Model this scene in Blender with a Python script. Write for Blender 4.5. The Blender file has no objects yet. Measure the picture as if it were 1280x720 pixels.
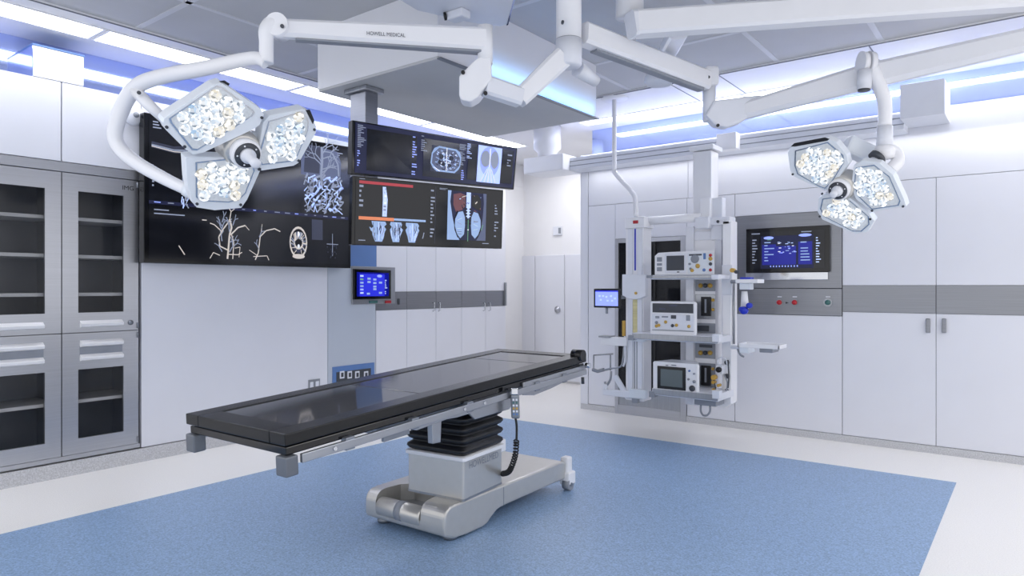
import bpy, bmesh, math, random
from mathutils import Vector as V3, Matrix
random.seed(7)
C = bpy.context.scene.collection
SC = bpy.context.scene
# ------------------------------------------------------------------ survey of the room
# The camera stands at (0,0,1.25), level, turned 37.5 degrees left of the long wall direction (+Y).
TH = math.radians(37.5); FPX = 853.0; HZ = 358.0; EYE = 1.25
VW = (-math.sin(TH), math.cos(TH)); RT = (math.cos(TH), math.sin(TH))
def ray(x, y):
    a = (x-640)/FPX
    return V3((VW[0]+a*RT[0], VW[1]+a*RT[1], (HZ-y)/FPX))
EYEP = V3((0, 0, EYE))
def at(x, y, t): return EYEP + ray(x, y)*t
def onX(x, y, X): d = ray(x, y); return EYEP + d*(X/d.x)
def onY(x, y, Y): d = ray(x, y); return EYEP + d*(Y/d.y)
def onZ(x, y, Z): d = ray(x, y); return EYEP + d*((Z-EYE)/d.z)
def onP(x, y, p, n): d = ray(x, y); return EYEP + d*((p-EYEP).dot(n)/d.dot(n))
XL, YB, ZC = -5.06, 5.974, 2.90          # face of the left fitted wall, face of the back fitted wall, ceiling
def bx(x, Y=YB): return onY(x, HZ, Y).x
def bz(x, y, Y=YB): return onY(x, y, Y).z
def ly(x, X=XL): return onX(x, HZ, X).y
def lz(x, y, X=XL): return onX(x, y, X).z

# ------------------------------------------------------------------ materials
def lin(c):
    c = c.lstrip('#'); v = [int(c[i:i+2], 16)/255 for i in (0, 2, 4)]
    return tuple(((x/12.92) if x <= .04045 else ((x+.055)/1.055)**2.4) for x in v) + (1,)
MATS = {}
def mat(name, col, rough=.5, metal=0, spec=.5, coat=0, emit=None, es=1, noise=None, bump=None, alpha=None, trans=0):
    m = bpy.data.materials.new(name); m.use_nodes = True
    nt = m.node_tree; b = nt.nodes['Principled BSDF']; c = lin(col)
    b.inputs['Base Color'].default_value = c
    b.inputs['Roughness'].default_value = rough; b.inputs['Metallic'].default_value = metal
    b.inputs['Specular IOR Level'].default_value = spec; b.inputs['Coat Weight'].default_value = coat
    b.inputs['Coat Roughness'].default_value = .03
    if trans: b.inputs['Transmission Weight'].default_value = trans
    if alpha is not None: b.inputs['Alpha'].default_value = alpha
    if emit:
        b.inputs['Emission Color'].default_value = lin(emit); b.inputs['Emission Strength'].default_value = es
    tc = nt.nodes.new('ShaderNodeTexCoord'); mp = nt.nodes.new('ShaderNodeMapping')
    nt.links.new(tc.outputs['Object'], mp.inputs['Vector'])
    if noise:                                   # (scale or xyz scale, amount, detail)
        sc, amt, det = noise
        mp.inputs['Scale'].default_value = sc if isinstance(sc, tuple) else (sc, sc, sc)
        nz = nt.nodes.new('ShaderNodeTexNoise'); nz.inputs['Scale'].default_value = 1; nz.inputs['Detail'].default_value = det
        nt.links.new(mp.outputs['Vector'], nz.inputs['Vector'])
        rp = nt.nodes.new('ShaderNodeValToRGB')
        rp.color_ramp.elements[0].position = .3; rp.color_ramp.elements[1].position = .7
        rp.color_ramp.elements[0].color = tuple(max(0, x*(1-amt)) for x in c[:3])+(1,)
        rp.color_ramp.elements[1].color = tuple(min(1, x*(1+amt)) for x in c[:3])+(1,)
        nt.links.new(nz.outputs['Fac'], rp.inputs['Fac']); nt.links.new(rp.outputs['Color'], b.inputs['Base Color'])
        if bump:
            bp = nt.nodes.new('ShaderNodeBump'); bp.inputs['Strength'].default_value = bump; bp.inputs['Distance'].default_value = .002
            nt.links.new(nz.outputs['Fac'], bp.inputs['Height']); nt.links.new(bp.outputs['Normal'], b.inputs['Normal'])
    MATS[name] = m
    return m
M_wall = mat('white_laminate', '#e3e5ee', .32, noise=(3, .012, 2))
M_wallw = mat('white_paint', '#ededf0', .5, noise=(4, .012, 2))
M_seam = mat('seam_grey', '#6c6f78', .6, noise=(30, .05, 2))
M_greyblue = mat('grey_blue_laminate', '#bec6d3', .35, noise=(3, .015, 2))
M_blue = mat('blue_laminate', '#5c7fb8', .4, noise=(5, .03, 2))
M_glow = mat('blue_glow_film', '#b9c8f7', .07, metal=.75, noise=(2, .02, 1))  # on the upper walls the blue tint stands in for LED light
M_floor = mat('white_terrazzo_vinyl', '#f1efed', .3, noise=(160, .07, 3))
M_mat = mat('blue_speckled_vinyl', '#8aa6c9', .38, noise=(130, .3, 4))
M_base = mat('speckled_grey_skirting', '#c4c5ca', .5, noise=(140, .22, 3))
M_bar = mat('bright_pull_metal', '#f2f2f4', .35, metal=.15, noise=(10, .01, 1))
M_tseam = mat('tile_seam_strip', '#d4d5d9', .5, noise=(8, .02, 1))
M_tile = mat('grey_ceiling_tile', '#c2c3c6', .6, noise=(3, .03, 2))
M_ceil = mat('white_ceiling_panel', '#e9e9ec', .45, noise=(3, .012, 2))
M_steel = mat('brushed_steel', '#b6b8bf', .3, metal=.85, noise=((2, 2, 260), .05, 3), bump=.02)
M_steelh = mat('brushed_steel_band', '#8d8f95', .3, metal=.88, noise=((2, 2, 200), .07, 3), bump=.02)
M_chrome = mat('polished_chrome', '#c9ccd2', .13, metal=1, noise=(6, .02, 1))
M_alu = mat('satin_aluminium', '#a2a5ab', .28, metal=.8, noise=((90, 4, 4), .06, 2))
M_alud = mat('dark_anodised_metal', '#858a92', .36, metal=.65, noise=(20, .04, 2))
M_silver = mat('silver_painted_shell', '#cbc9c5', .3, metal=.6, noise=(20, .02, 2))
M_white = mat('white_enamel', '#eeeff4', .3, noise=(8, .012, 2))
M_whiteb = mat('cool_white_plastic', '#e2e5ee', .35, noise=(10, .015, 2))
M_pale = mat('pale_blue_grey_shell', '#e4eaf2', .28, noise=(10, .02, 2))
M_grey = mat('mid_grey_plastic', '#8d929c', .4, noise=(14, .03, 2))
M_dgrey = mat('dark_grey_plastic', '#3e424a', .4, noise=(14, .05, 2))
M_black = mat('black_rubber', '#131419', .45, noise=(18, .1, 2))
M_gloss = mat('black_gloss_bezel', '#0a0b10', .12, noise=(9, .05, 1))
M_bellow = mat('black_bellows_rubber', '#0c0d12', .42, noise=(20, .1, 2))
M_pad = mat('black_mattress_vinyl', '#0f1013', .27, spec=.38, noise=(60, .12, 2))
M_padg = mat('smoked_gloss_panel', '#4a4b50', .06, spec=.32, noise=(4, .03, 1))
M_padm = mat('smoked_streaked_panel', '#48494e', .08, spec=.32, noise=((4, 110, 4), .2, 2), bump=.12)  # stripes in colour and bump imitate a striped reflection on a smooth panel
M_scr = mat('dark_screen', '#08090e', .12, emit='#14161e', es=.6, noise=(3, .05, 1))
def lens_mat(name, c0, c1, lo, hi):
    m = mat(name, '#737a82', .12, noise=(60, .04, 1)); nt = m.node_tree; b = nt.nodes['Principled BSDF']
    tc = nt.nodes.new('ShaderNodeTexCoord'); vo = nt.nodes.new('ShaderNodeTexVoronoi'); vo.inputs['Scale'].default_value = 75
    nt.links.new(tc.outputs['Object'], vo.inputs['Vector'])
    sp = nt.nodes.new('ShaderNodeSeparateColor'); nt.links.new(vo.outputs['Color'], sp.inputs['Color'])
    r1 = nt.nodes.new('ShaderNodeValToRGB'); r1.color_ramp.elements[0].color = lin(c0); r1.color_ramp.elements[1].color = lin(c1)
    r1.color_ramp.elements[0].position = .15; r1.color_ramp.elements[1].position = .7
    nt.links.new(sp.outputs['Red'], r1.inputs['Fac']); nt.links.new(r1.outputs['Color'], b.inputs['Emission Color'])
    mr = nt.nodes.new('ShaderNodeMapRange'); mr.inputs['To Min'].default_value = lo; mr.inputs['To Max'].default_value = hi
    nt.links.new(sp.outputs['Green'], mr.inputs['Value']); nt.links.new(mr.outputs['Result'], b.inputs['Emission Strength'])
    return m
M_lens = lens_mat('led_lens_white', '#a3afbb', '#ffffff', .45, 1.9)
M_lensw = lens_mat('led_lens_warm', '#c9bfa8', '#fffaf0', .42, 1.7)
M_lensb = lens_mat('led_lens_cool', '#7f9fbe', '#f4f9ff', .35, 1.6)
M_lensp = mat('led_panel', '#b5bbc2', .3, emit='#eef2f8', es=.26, noise=(90, .1, 2))
M_strip = mat('ceiling_light_diffuser', '#ffffff', .5, emit='#f7f9ff', es=5.5, noise=(3, .005, 1))
M_led = mat('blue_led_line', '#7f9dff', .5, emit='#6d90ff', es=3, noise=(3, .005, 1))
M_glass = mat('smoked_glass', '#20242c', .04, alpha=.2, noise=(2, .02, 1))
M_gdark = mat('black_glass', '#101218', .04, alpha=.5, noise=(2, .02, 1))
M_inside = mat('dark_cabinet_interior', '#8a8d94', .4, metal=.4, noise=(5, .06, 2))
M_blk = mat('black_cabinet_interior', '#121317', .35, noise=(5, .06, 2))
M_yel = mat('yellow_fitting', '#c9a24a', .4, noise=(20, .06, 1))
M_red = mat('red_button', '#b3202c', .35, noise=(20, .05, 1))
M_grn = mat('green_button', '#3f6d6c', .35, noise=(20, .05, 1))
M_blu = mat('blue_knob', '#1c35c4', .35, noise=(20, .05, 1))
M_ink = mat('dark_lettering', '#4a4c55', .5, noise=(20, .05, 1))
def emi(name, col, s): return mat(name, col, .4, emit=col, es=s, noise=(40, .02, 1))
E_white = emi('screen_white', '#e8ecf6', .85); E_grey = emi('screen_grey', '#8b93a6', .6); E_dim = emi('screen_dim', '#34384a', .6)
E_blue = emi('screen_blue', '#1b23c8', .75); E_sky = emi('screen_sky', '#8ea6cc', .75); E_navy = emi('screen_navy', '#12173a', .6)
E_red = emi('screen_red', '#a83b44', .7); E_org = emi('screen_orange', '#d07a55', .8); E_per = emi('screen_periwinkle', '#8fa0ee', .95)
E_brn = emi('screen_tan', '#c4bcb4', .75); E_ice = emi('screen_ice', '#b4c6ee', .85); E_grn = emi('screen_green', '#6aa07c', .6)

# ------------------------------------------------------------------ mesh builder
OFF = {}
class MB:
    def __init__(s): s.v = []; s.f = []; s.m = []; s.s = []
    def add(s, vs, fs, m=0, smooth=False):
        o = len(s.v); s.v += [V3(v) for v in vs]
        for f in fs: s.f.append([i+o for i in f]); s.m.append(m); s.s.append(smooth)
        return s
    def obox(s, c, ax, h, m=0, bev=0, seg=2):
        c = V3(c); ax = [V3(a).normalized() for a in ax]
        b = bmesh.new(); bmesh.ops.create_cube(b, size=2)
        for v in b.verts: v.co = V3((v.co.x*h[0], v.co.y*h[1], v.co.z*h[2]))
        if bev > 0: bmesh.ops.bevel(b, geom=list(b.edges), offset=min(bev, min(h)*.95), segments=seg, profile=.5, affect='EDGES')
        b.verts.index_update()
        vs = [c+ax[0]*v.co.x+ax[1]*v.co.y+ax[2]*v.co.z for v in b.verts]
        s.add(vs, [[v.index for v in f.verts] for f in b.faces], m, False); b.free(); return s
    def box(s, lo, hi, m=0, bev=0, seg=2):
        lo2 = [min(a, b) for a, b in zip(lo, hi)]; hi2 = [max(a, b) for a, b in zip(lo, hi)]
        return s.obox([(a+b)/2 for a, b in zip(lo2, hi2)], ((1,0,0),(0,1,0),(0,0,1)), [max((b-a)/2, 1e-5) for a, b in zip(lo2, hi2)], m, bev, seg)
    def prism(s, pts, off, m=0, bev=0, mside=None):
        pts = [V3(p) for p in pts]; off = V3(off); n = len(pts)
        if bev > 0:
            b = bmesh.new(); a = [b.verts.new(p) for p in pts]; f = b.faces.new(a)
            r = bmesh.ops.extrude_face_region(b, geom=[f])
            for e in r['geom']:
                if isinstance(e, bmesh.types.BMVert): e.co += off
            bmesh.ops.bevel(b, geom=list(b.edges), offset=bev, segments=2, profile=.5, affect='EDGES')
            b.verts.index_update()
            s.add([v.co.copy() for v in b.verts], [[v.index for v in f.verts] for f in b.faces], m); b.free(); return s
        vs = pts+[p+off for p in pts]
        s.add(vs, [list(range(n)), list(range(2*n-1, n-1, -1))], m)
        o = len(s.v)-2*n
        for i in range(n):
            j = (i+1) % n
            s.f.append([o+i, o+j, o+n+j, o+n+i]); s.m.append(m if mside is None else mside); s.s.append(False)
        return s
    def loft(s, rings, m=0, smooth=True, caps=True):
        n = len(rings[0]); vs = [p for r in rings for p in r]; fs = []
        for k in range(len(rings)-1):
            for i in range(n):
                j = (i+1) % n; fs.append([k*n+i, k*n+j, (k+1)*n+j, (k+1)*n+i])
        o = len(s.v); s.add(vs, fs, m, smooth)
        if caps:
            e = o+(len(rings)-1)*n
            s.f.append([o+i for i in range(n)][::-1]); s.m.append(m); s.s.append(False)
            s.f.append([e+i for i in range(n)]); s.m.append(m); s.s.append(False)
        return s
    def tube(s, path, r, seg=12, m=0, sub=0):
        path = [V3(p) for p in path]
        rr = list(r) if isinstance(r, (list, tuple)) else [r]*len(path)
        if sub:                                   # Catmull-Rom smoothing
            q = []; qr = []
            for i in range(len(path)-1):
                p0 = path[max(i-1, 0)]; p1 = path[i]; p2 = path[i+1]; p3 = path[min(i+2, len(path)-1)]
                for k in range(sub):
                    t = k/sub
                    q.append(.5*((2*p1)+(p2-p0)*t+(2*p0-5*p1+4*p2-p3)*t*t+(3*p1-p0-3*p2+p3)*t**3)); qr.append(rr[i]*(1-t)+rr[i+1]*t)
            q.append(path[-1]); qr.append(rr[-1]); path = q; rr = qr
        up = None; rings = []
        for i, p in enumerate(path):
            d = (path[min(i+1, len(path)-1)]-path[max(i-1, 0)]).normalized()
            if up is None: up = d.orthogonal().normalized()
            up = (up-d*up.dot(d)).normalized(); sd = d.cross(up)
            rings.append([p+(up*math.cos(a)+sd*math.sin(a))*rr[i] for a in [2*math.pi*k/seg for k in range(seg)]])
        return s.loft(rings, m)
    def cyl(s, a, b, r, r2=None, seg=20, m=0): return s.tube([a, b], [r, r if r2 is None else r2], seg, m)
    def lathe(s, o, ax, prof, seg=24, m=0):
        o = V3(o); ax = V3(ax).normalized(); u = ax.orthogonal().normalized(); w = ax.cross(u)
        return s.loft([[o+ax*h+(u*math.cos(a)+w*math.sin(a))*max(r, 1e-4) for a in [2*math.pi*k/seg for k in range(seg)]] for r, h in prof], m)
    def beam(s, p0, p1, w0, h0, w1, h1, m=0, bev=.012, up=(0,0,1)):
        p0 = V3(p0); p1 = V3(p1); d = (p1-p0).normalized(); u = V3(up); u = (u-d*u.dot(d)).normalized(); sd = d.cross(u)
        rings = []
        for p, w, h in ((p0, w0, h0), (p1, w1, h1)):
            c = min(bev, w*.3, h*.3); ring = []
            for a, b in ((w/2, h/2-c), (w/2-c, h/2), (-w/2+c, h/2), (-w/2, h/2-c), (-w/2, -h/2+c), (-w/2+c, -h/2), (w/2-c, -h/2), (w/2, -h/2+c)):
                ring.append(p+sd*a+u*b)
            rings.append(ring)
        return s.loft(rings, m, False)
    def quad(s, a, b, c, d, m=0): return s.add([a, b, c, d], [[0, 1, 2, 3]], m)
    def build(s, name, mats, parent=None, fix=True):
        off = OFF.get(parent, V3()) if parent else V3()
        me = bpy.data.meshes.new(name)
        me.from_pydata([tuple(v-off) for v in s.v], [], s.f)
        if not isinstance(mats, (list, tuple)): mats = [mats]
        for k in mats: me.materials.append(k)
        me.polygons.foreach_set('material_index', s.m); me.polygons.foreach_set('use_smooth', s.s)
        if fix:
            b = bmesh.new(); b.from_mesh(me); bmesh.ops.recalc_face_normals(b, faces=b.faces); b.to_mesh(me); b.free()
        me.update()
        o = bpy.data.objects.new(name, me); C.objects.link(o)
        if parent: o.parent = parent; OFF[o] = off
        return o
def tag(o, label, cat, group=None):
    o['label'] = label; o['category'] = cat
    if group: o['group'] = group
    return o
def thing(name, label, cat, loc, group=None):
    o = bpy.data.objects.new(name, None); C.objects.link(o); o.empty_display_size = .05
    o.location = loc; OFF[o] = V3(loc); return tag(o, label, cat, group)
def struct(name, mb, mats): o = mb.build(name, mats); o['kind'] = 'structure'; return o
def copy_part(o, delta, parent):
    c = o.copy(); C.objects.link(c); c.parent = parent; c.location = o.location+V3(delta); OFF[c] = OFF[parent]; return c
def text(name, body, p, right, up, size, m, parent, ext=.0015):
    cu = bpy.data.curves.new(name, 'FONT'); cu.body = body; cu.size = 1; cu.extrude = 0
    tmp = bpy.data.objects.new('tmp', cu); C.objects.link(tmp)
    dg = bpy.context.evaluated_depsgraph_get(); me = bpy.data.meshes.new_from_object(tmp.evaluated_get(dg))
    bpy.data.objects.remove(tmp); r = V3(right).normalized(); u = V3(up); u = (u-r*u.dot(r)).normalized(); n = r.cross(u)
    xs = [v.co.x for v in me.vertices]; x0 = min(xs); w = max(xs)-x0; off = OFF.get(parent, V3()); k = size[0]/w
    for v in me.vertices: v.co = V3(p)+r*(v.co.x-x0)*k+u*v.co.y*size[1]/.7+n*ext-off
    me.materials.clear(); me.materials.append(m)
    o = bpy.data.objects.new(name, me); C.objects.link(o); o.parent = parent; OFF[o] = off; return o

# ================================================================== THE SETTING
struct('floor', MB().box((-7, -3, -.1), (4, 8, 0)), M_floor)
c = [onZ(0, 675, 0), onZ(650, 528, 0), onZ(1190, 602, 0)]
MX0, MX1, MY1 = -4.13, -.40, 5.13
struct('floor_inlay', MB().prism([(MX0-.0, -1.5, .0), (MX1+.0, -1.5, .0), (MX1, MY1+.03, .0), (MX0, MY1-.06, .0)], (0, 0, .004)), M_mat)
struct('wall_left', MB().box((-5.62, -1, 0), (-5.5, 8, 2.59)), M_wallw)
struct('wall_left_upper', MB().box((-5.4, -1, 2.592), (-5.3, 6.44, ZC)), M_glow)
struct('wall_far_upper', MB().box((-5.62, 6.441, 2.592), (-5.5, 7.43, ZC)), M_wallw)
struct('wall_back', MB().box((-3.7, 6.33, 0), (3.2, 6.45, 2.59)), M_wallw)
struct('wall_back_upper', MB().box((-3.7, 6.21, 2.592), (3.2, 6.31, ZC)), M_glow)
struct('wall_far', MB().box((-6.4, 7.43, 0), (-3.2, 7.55, ZC)), M_wallw)
struct('wall_far_return', MB().box((-3.7, 5.99, 0), (-3.66, 7.43, 2.59)), M_wallw)
# ceiling: grey tiled field, white border panels, seams as raised strips
cm = MB()
CX, CY = -4.55, 5.15
cm.box((CX, -3, ZC), (4, CY, ZC+.08), 0)
cm.box((-6.4, -3, ZC-.012), (CX, 8, ZC+.08), 1); cm.box((CX, CY, ZC-.012), (4, 8, ZC+.08), 1)
for X in (-3.9, -2.7, -1.5, -.82, .4):
    cm.box((X-.018, -3, ZC-.004), (X+.018, CY, ZC), 3)
for Y in (.8, 2.0, 3.2, 4.4):
    cm.box((CX, Y-.018, ZC-.004), (4, Y+.018, ZC), 3)
for X in (-3.4, -2.35, -1.95, -.9, .1):
    cm.box((X-.004, CY, ZC-.014), (X+.004, 5.8, ZC-.012), 2)
cm.box((CX, CY, ZC-.016), (4, CY+.012, ZC-.012), 2); cm.box((CX-.012, -3, ZC-.016), (CX, CY, ZC-.012), 2)
struct('ceiling', cm, [M_tile, M_ceil, M_seam, M_tseam])
# skirting
struct('baseboard_left', MB().box((XL-.03, -1, 0), (XL+.012, 6.44, .095)), M_base)
struct('baseboard_back', MB().box((-3.69, YB+.03, 0), (bx(770)-.005, YB-.01, .055)).box((bx(858)+.005, YB-.01, 0), (3.2, YB+.03, .055)), M_base)
# door at the far end
d = MB(); x0, x1, zt = bx(633, 7.42), bx(725, 7.42), bz(690, 319, 7.42)
xa, xb, xc = bx(670, 7.42), bx(707, 7.42), -3.72
for a, b in ((x0, xa-.004), (xa+.004, xb-.004), (xb+.004, xc)): d.box((a, 7.395, .03), (b, 7.425, zt), 0, .004)
door = struct('door_1', d, M_wall)
lk = onY(697, 387, 7.39)
l = MB().lathe(lk, (0, -1, 0), [(.0, 0), (.045, 0), (.045, .008), (.03, .014), (.012, .03), (0, .032)]); o = l.build('lock', M_steel, door); o['label'] = 'round steel lock plate'
s = MB().box((bx(692, 7.42), 7.425, bz(697, 294, 7.42)), (bx(703, 7.42), 7.405, bz(697, 283, 7.42)), 0, .004)
t = thing('wall_switch', 'small white switch plate on the wall above the far door', 'switch', (lk.x, 7.42, 1.9))
sp = s.build('plate', M_whiteb, t); MB().box((bx(698, 7.4), 7.404, bz(697, 292, 7.42)), (bx(701, 7.4), 7.396, bz(697, 285, 7.42)), 0, .002).build('rocker', M_grey, t)
struct('trim_1', MB().box((-3.7, YB-.001, 0), (bx(735), YB+.02, 2.59), 0, .004), M_wall)

# ceiling light strips: things
def light_strip(lo, hi, label):
    t = thing('ceiling_light', label, 'light', ((lo[0]+hi[0])/2, (lo[1]+hi[1])/2, ZC-.014), 'recessed ceiling light strips')
    z = ZC-.014
    f = MB()
    for a, b in (((lo[0]-.012, lo[1]-.012), (lo[0], hi[1]+.012)), ((hi[0], lo[1]-.012), (hi[0]+.012, hi[1]+.012)), ((lo[0], lo[1]-.012), (hi[0], lo[1])), ((lo[0], hi[1]), (hi[0], hi[1]+.012))):
        f.box((a[0], a[1], z-.006), (b[0], b[1], z), 0)
    f.build('frame', M_white, t)
    MB().box((lo[0], lo[1], z-.003), (hi[0], hi[1], z)).build('diffuser', M_strip, t)
for Y0, Y1, lb in ((-.6, .6, 'white ceiling light strip over the left side, nearest the viewer'), (.64, 1.86, 'bright ceiling light strip above the steel cabinet, left end of the row'), (1.9, 3.36, 'bright ceiling light strip behind the large lamp arm'), (3.4, 4.9, 'bright ceiling light strip beside the steel monitor post'), (4.94, 6.4, 'bright ceiling light strip at the far end above the white cupboards')):
    light_strip((-4.95, Y0), (-4.70, Y1), lb)
for X0, X1, lb in ((-3.6, -2.0, 'narrow bright light strip along the back wall above the equipment pendant'), (-1.96, -.4, 'narrow bright light strip along the back wall above the wall console'), (-.36, 1.2, 'narrow bright light strip along the back wall at the right end')):
    light_strip((X0, 5.80), (X1, 5.96), lb)
tag(MB().box((-5.28, 1.0, 2.593), (-5.25, 1.45, 2.605)).box((-5.28, 1.95, 2.593), (-5.25, 6.4, 2.605)).build('led_strip', M_led), 'blue LED light line in the recess above the left cupboards', 'light')
tag(MB().box((-3.6, 6.17, 2.593), (2.5, 6.2, 2.61)).build('led_strip', M_led), 'blue LED light line in the recess above the back wall', 'light')

# ================================================================== LEFT WALL FITTINGS
Y0, YM, Y1 = 1.255, ly(77), ly(175)
def zL(px, py): return lz(px, py)
t = thing('upper_cupboard', 'white flat-fronted upper cupboard above the left door of the steel cabinet', 'cupboard', (XL-.2, Y0+.2, 2.066), 'white upper cupboards')
def upper(t, a, b):
    MB().box((XL-.42, a, 2.068), (XL-.022, b, 2.588)).build('body', M_wallw, t)
    MB().box((XL-.02, a+.002, 2.07), (XL, b-.002, 2.586), 0, .002).build('door', M_wall, t)
upper(t, Y0-.28, YM-.002)
t = thing('upper_cupboard', 'white flat-fronted upper cupboard above the right door of the steel cabinet', 'cupboard', (XL-.2, YM+.2, 2.066), 'white upper cupboards')
upper(t, YM+.002, Y1+.008)
# steel cabinet
t = thing('steel_cabinet', 'brushed steel instrument cabinet with four glazed doors against the left wall', 'cabinet', (XL-.2, YM, .10))
zb, zt, zmid, zhd = .105, 2.064, lz(120, 415), 2.0
b = MB()
b.box((XL-.42, Y0, zb), (XL-.40, Y1, zt)); b.box((XL-.42, Y0, zb), (XL-.024, Y0+.02, zt)); b.box((XL-.42, Y1-.02, zb), (XL-.024, Y1, zt))
b.box((XL-.42, Y0, zb), (XL-.024, Y1, zb+.02)); b.box((XL-.42, Y0, zt-.02), (XL-.024, Y1, zt)); b.box((XL-.40, YM-.012, zb), (XL-.024, YM+.012, zt))
b.box((XL-.40, Y0, zmid-.01), (XL-.024, Y1, zmid+.01))
b.build('body', M_inside, t)
MB().box((XL-.022, Y0, zhd+.003), (XL+.001, Y1, zt), 0, .002).build('header_rail', M_steel, t)
MB().box((XL-.022, Y0, zb), (XL+.001, Y1, .135), 0, .002).build('foot_rail', M_steel, t)
wy0, wy1 = ly(97.7), ly(154.3)
uz = (lz(97.7, 391), lz(97.7, 239)); dz = (lz(98.4, 548), lz(98.4, 462))
mar = (wy0-YM, Y1-wy1)
def frame_door(a, b, z0, z1, w0, w1, v0, v1):
    f = MB(); X0, X1 = XL-.022, XL+.001
    f.box((X0, a, z0), (X1, w0, z1)); f.box((X0, w1, z0), (X1, b, z1)); f.box((X0, w0, z0), (X1, w1, v0)); f.box((X0, w0, v1), (X1, w1, z1))
    return f
for side in (0, 1):
    if side: a, bb = YM+.003, Y1-.012; w0, w1 = wy0, wy1
    else: a, bb = Y0+.004, YM-.003; w0, w1 = YM-(wy1-YM), ly(56)
    for lower in (0, 1):
        z0, z1 = ((.137, zmid-.003) if lower else (zmid+.003, zhd-.002)); v = dz if lower else uz
        dr = frame_door(a, bb, z0, z1, w0, w1, *v).build('door', M_steel, t)
        MB().box((XL-.016, w0, v[0]), (XL-.010, w1, v[1])).build('glass_pane', M_glass, dr)
        pulls = [lz(127, 428), lz(127, 445)] if lower else [lz(127, 404)]
        for z in pulls:
            MB().prism([(XL+.001, w0+.01, z-.024), (XL+.030, w0+.01, z-.016), (XL+.034, w0+.01, z+.0), (XL+.001, w0+.01, z+.022)], (0, w1-w0-.02, 0)).build('pull_bar', M_bar, dr)
        if not lower and side: MB().lathe((XL+.001, ly(163), lz(163, 403)), (1, 0, 0), [(0, 0), (.018, 0), (.018, .006), (.008, .014), (0, .015)]).build('lock', M_alud, dr)
        if lower: MB().box((XL+.001, w0+.008, pulls[1]+.016), (XL+.004, w1-.008, pulls[0]-.016)).build('louvre_panel', M_grey, dr)
        for hz in ((z0+.03) , (z1-.03)): MB().cyl((XL+.006, (bb-.006) if side else (a+.006), hz-.02), (XL+.006, (bb-.006) if side else (a+.006), hz+.02), .006, seg=8).build('hinge', M_alud, dr)
    shelves = [lz(127, 275), lz(127, 321), lz(127, 368), lz(127, 500)]
    for z in shelves: MB().box((XL-.398, (YM+.014) if side else Y0+.022, z-.011), (XL-.06, (Y1-.022) if side else YM-.014, z+.011)).build('shelf', M_bar, t)
text('logo', 'IMG', (XL+.001, ly(153), lz(154, 237)), (0, 1, 0), (0, 0, 1), (.074, .03), M_black, t)
# white wall panel, grey-blue column panel
tag(MB().box((XL-.4, Y1+.012, .1), (XL-.002, ly(410)-.003, 2.586), 0, .003).build('wall_panel', M_wall), 'large plain white wall panel behind the big wall display', 'panel')
t = thing('column_panel', 'tall grey-blue wall panel with a blue socket plate near its foot', 'panel', (XL, ly(440), .1))
MB().box((XL-.4, ly(410)+.002, .1), (XL-.002, ly(470)-.002, 2.586), 0, .003).build('panel', M_greyblue, t)
MB().box((XL-.004, ly(436), lz(455, 333)), (XL+.003, ly(470.5), lz(455, 305)), 0, .001).build('blue_plate', M_blue, t)
bp = MB().box((XL-.004, ly(415.5), lz(416, 482)), (XL+.005, ly(467.5), lz(467, 453)), 0, .002).build('socket_plate', M_blue, t)
bk = MB().box((XL+.004, ly(420), lz(420, 477.5)), (XL+.009, ly(463), lz(463, 460)), 0, .001).build('socket_strip', M_dgrey, bp)
for px in (427.5, 437, 446.5, 457.5):
    p = onX(px, 468.5, XL+.009)
    MB().box((XL+.008, p.y-.026, p.z-.034), (XL+.013, p.y+.026, p.z+.034), 0, .012).box((XL+.013, p.y-.014, p.z-.02), (XL+.015, p.y+.014, p.z+.02), 1, .003).build('socket', [M_whiteb, M_dgrey], bp)
t = thing('outlet_plate', 'small steel double outlet plate on the white wall panel', 'outlet', (XL, ly(392), 1.0))
MB().box((XL-.001, ly(385.5), lz(392, 487.5)), (XL+.006, ly(399.5), lz(392, 474)), 0, .002).build('plate', M_alu, t)
for px in (389, 396): MB().box((XL+.005, ly(px-2), lz(392, 485)), (XL+.009, ly(px+2), lz(392, 477)), 0, .001).build('socket', M_whiteb, t)
# cupboards with steel band, far part of the left wall
seams = [470, 508.5, 545, 577, 607, 632]
labs = ['white cupboard door beside the grey-blue panel under the blue touch screen', 'white cupboard second from the grey-blue panel, steel band across it', 'white cupboard in the middle of the left row, steel band across it', 'white cupboard right of the middle pair of handles, steel band across it', 'white cupboard at the far end of the left row by the far door']
bz0, bz1 = lz(570, 384.5), lz(570, 364)
for i in range(5):
    a, b_ = ly(seams[i])+.002, ly(seams[i+1])-.002
    t = thing('wall_cupboard', labs[i], 'cupboard', (XL, (a+b_)/2, .1), 'white cupboards along the left wall')
    MB().box((XL-.4, a, .1), (XL-.02, b_, 2.586)).build('body', M_wallw, t)
    MB().box((XL-.02, a, bz1+.002), (XL, b_, 2.586), 0, .002).build('upper_door', M_wall, t)
    MB().box((XL-.02, a, .1), (XL, b_, bz0-.002), 0, .002).build('lower_door', M_wall, t)
    MB().box((XL-.02, a, bz0), (XL+.001, b_, bz1), 0, .001).build('steel_band', M_steelh, t)
    for px in {1: (541,), 2: (548,), 3: (604,), 4: (611,)}.get(i, ()):
        p = onX(px, 383, XL)
        MB().tube([(XL, p.y, p.z+.04), (XL+.025, p.y, p.z+.035), (XL+.025, p.y, p.z-.045), (XL, p.y, p.z-.05)], .006, 8).build('handle', M_chrome, t)
    if i == 4: MB().box((XL+.001, b_-.03, lz(630, 382)), (XL+.03, b_-.012, lz(630, 353)), 0, .004).build('handle', M_alu, t)
    if i == 0:
        p = onX(498, 377, XL); MB().box((XL+.001, p.y-.012, p.z-.03), (XL+.012, p.y+.012, p.z+.03), 0, .004).build('lock', M_dgrey, t)
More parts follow.
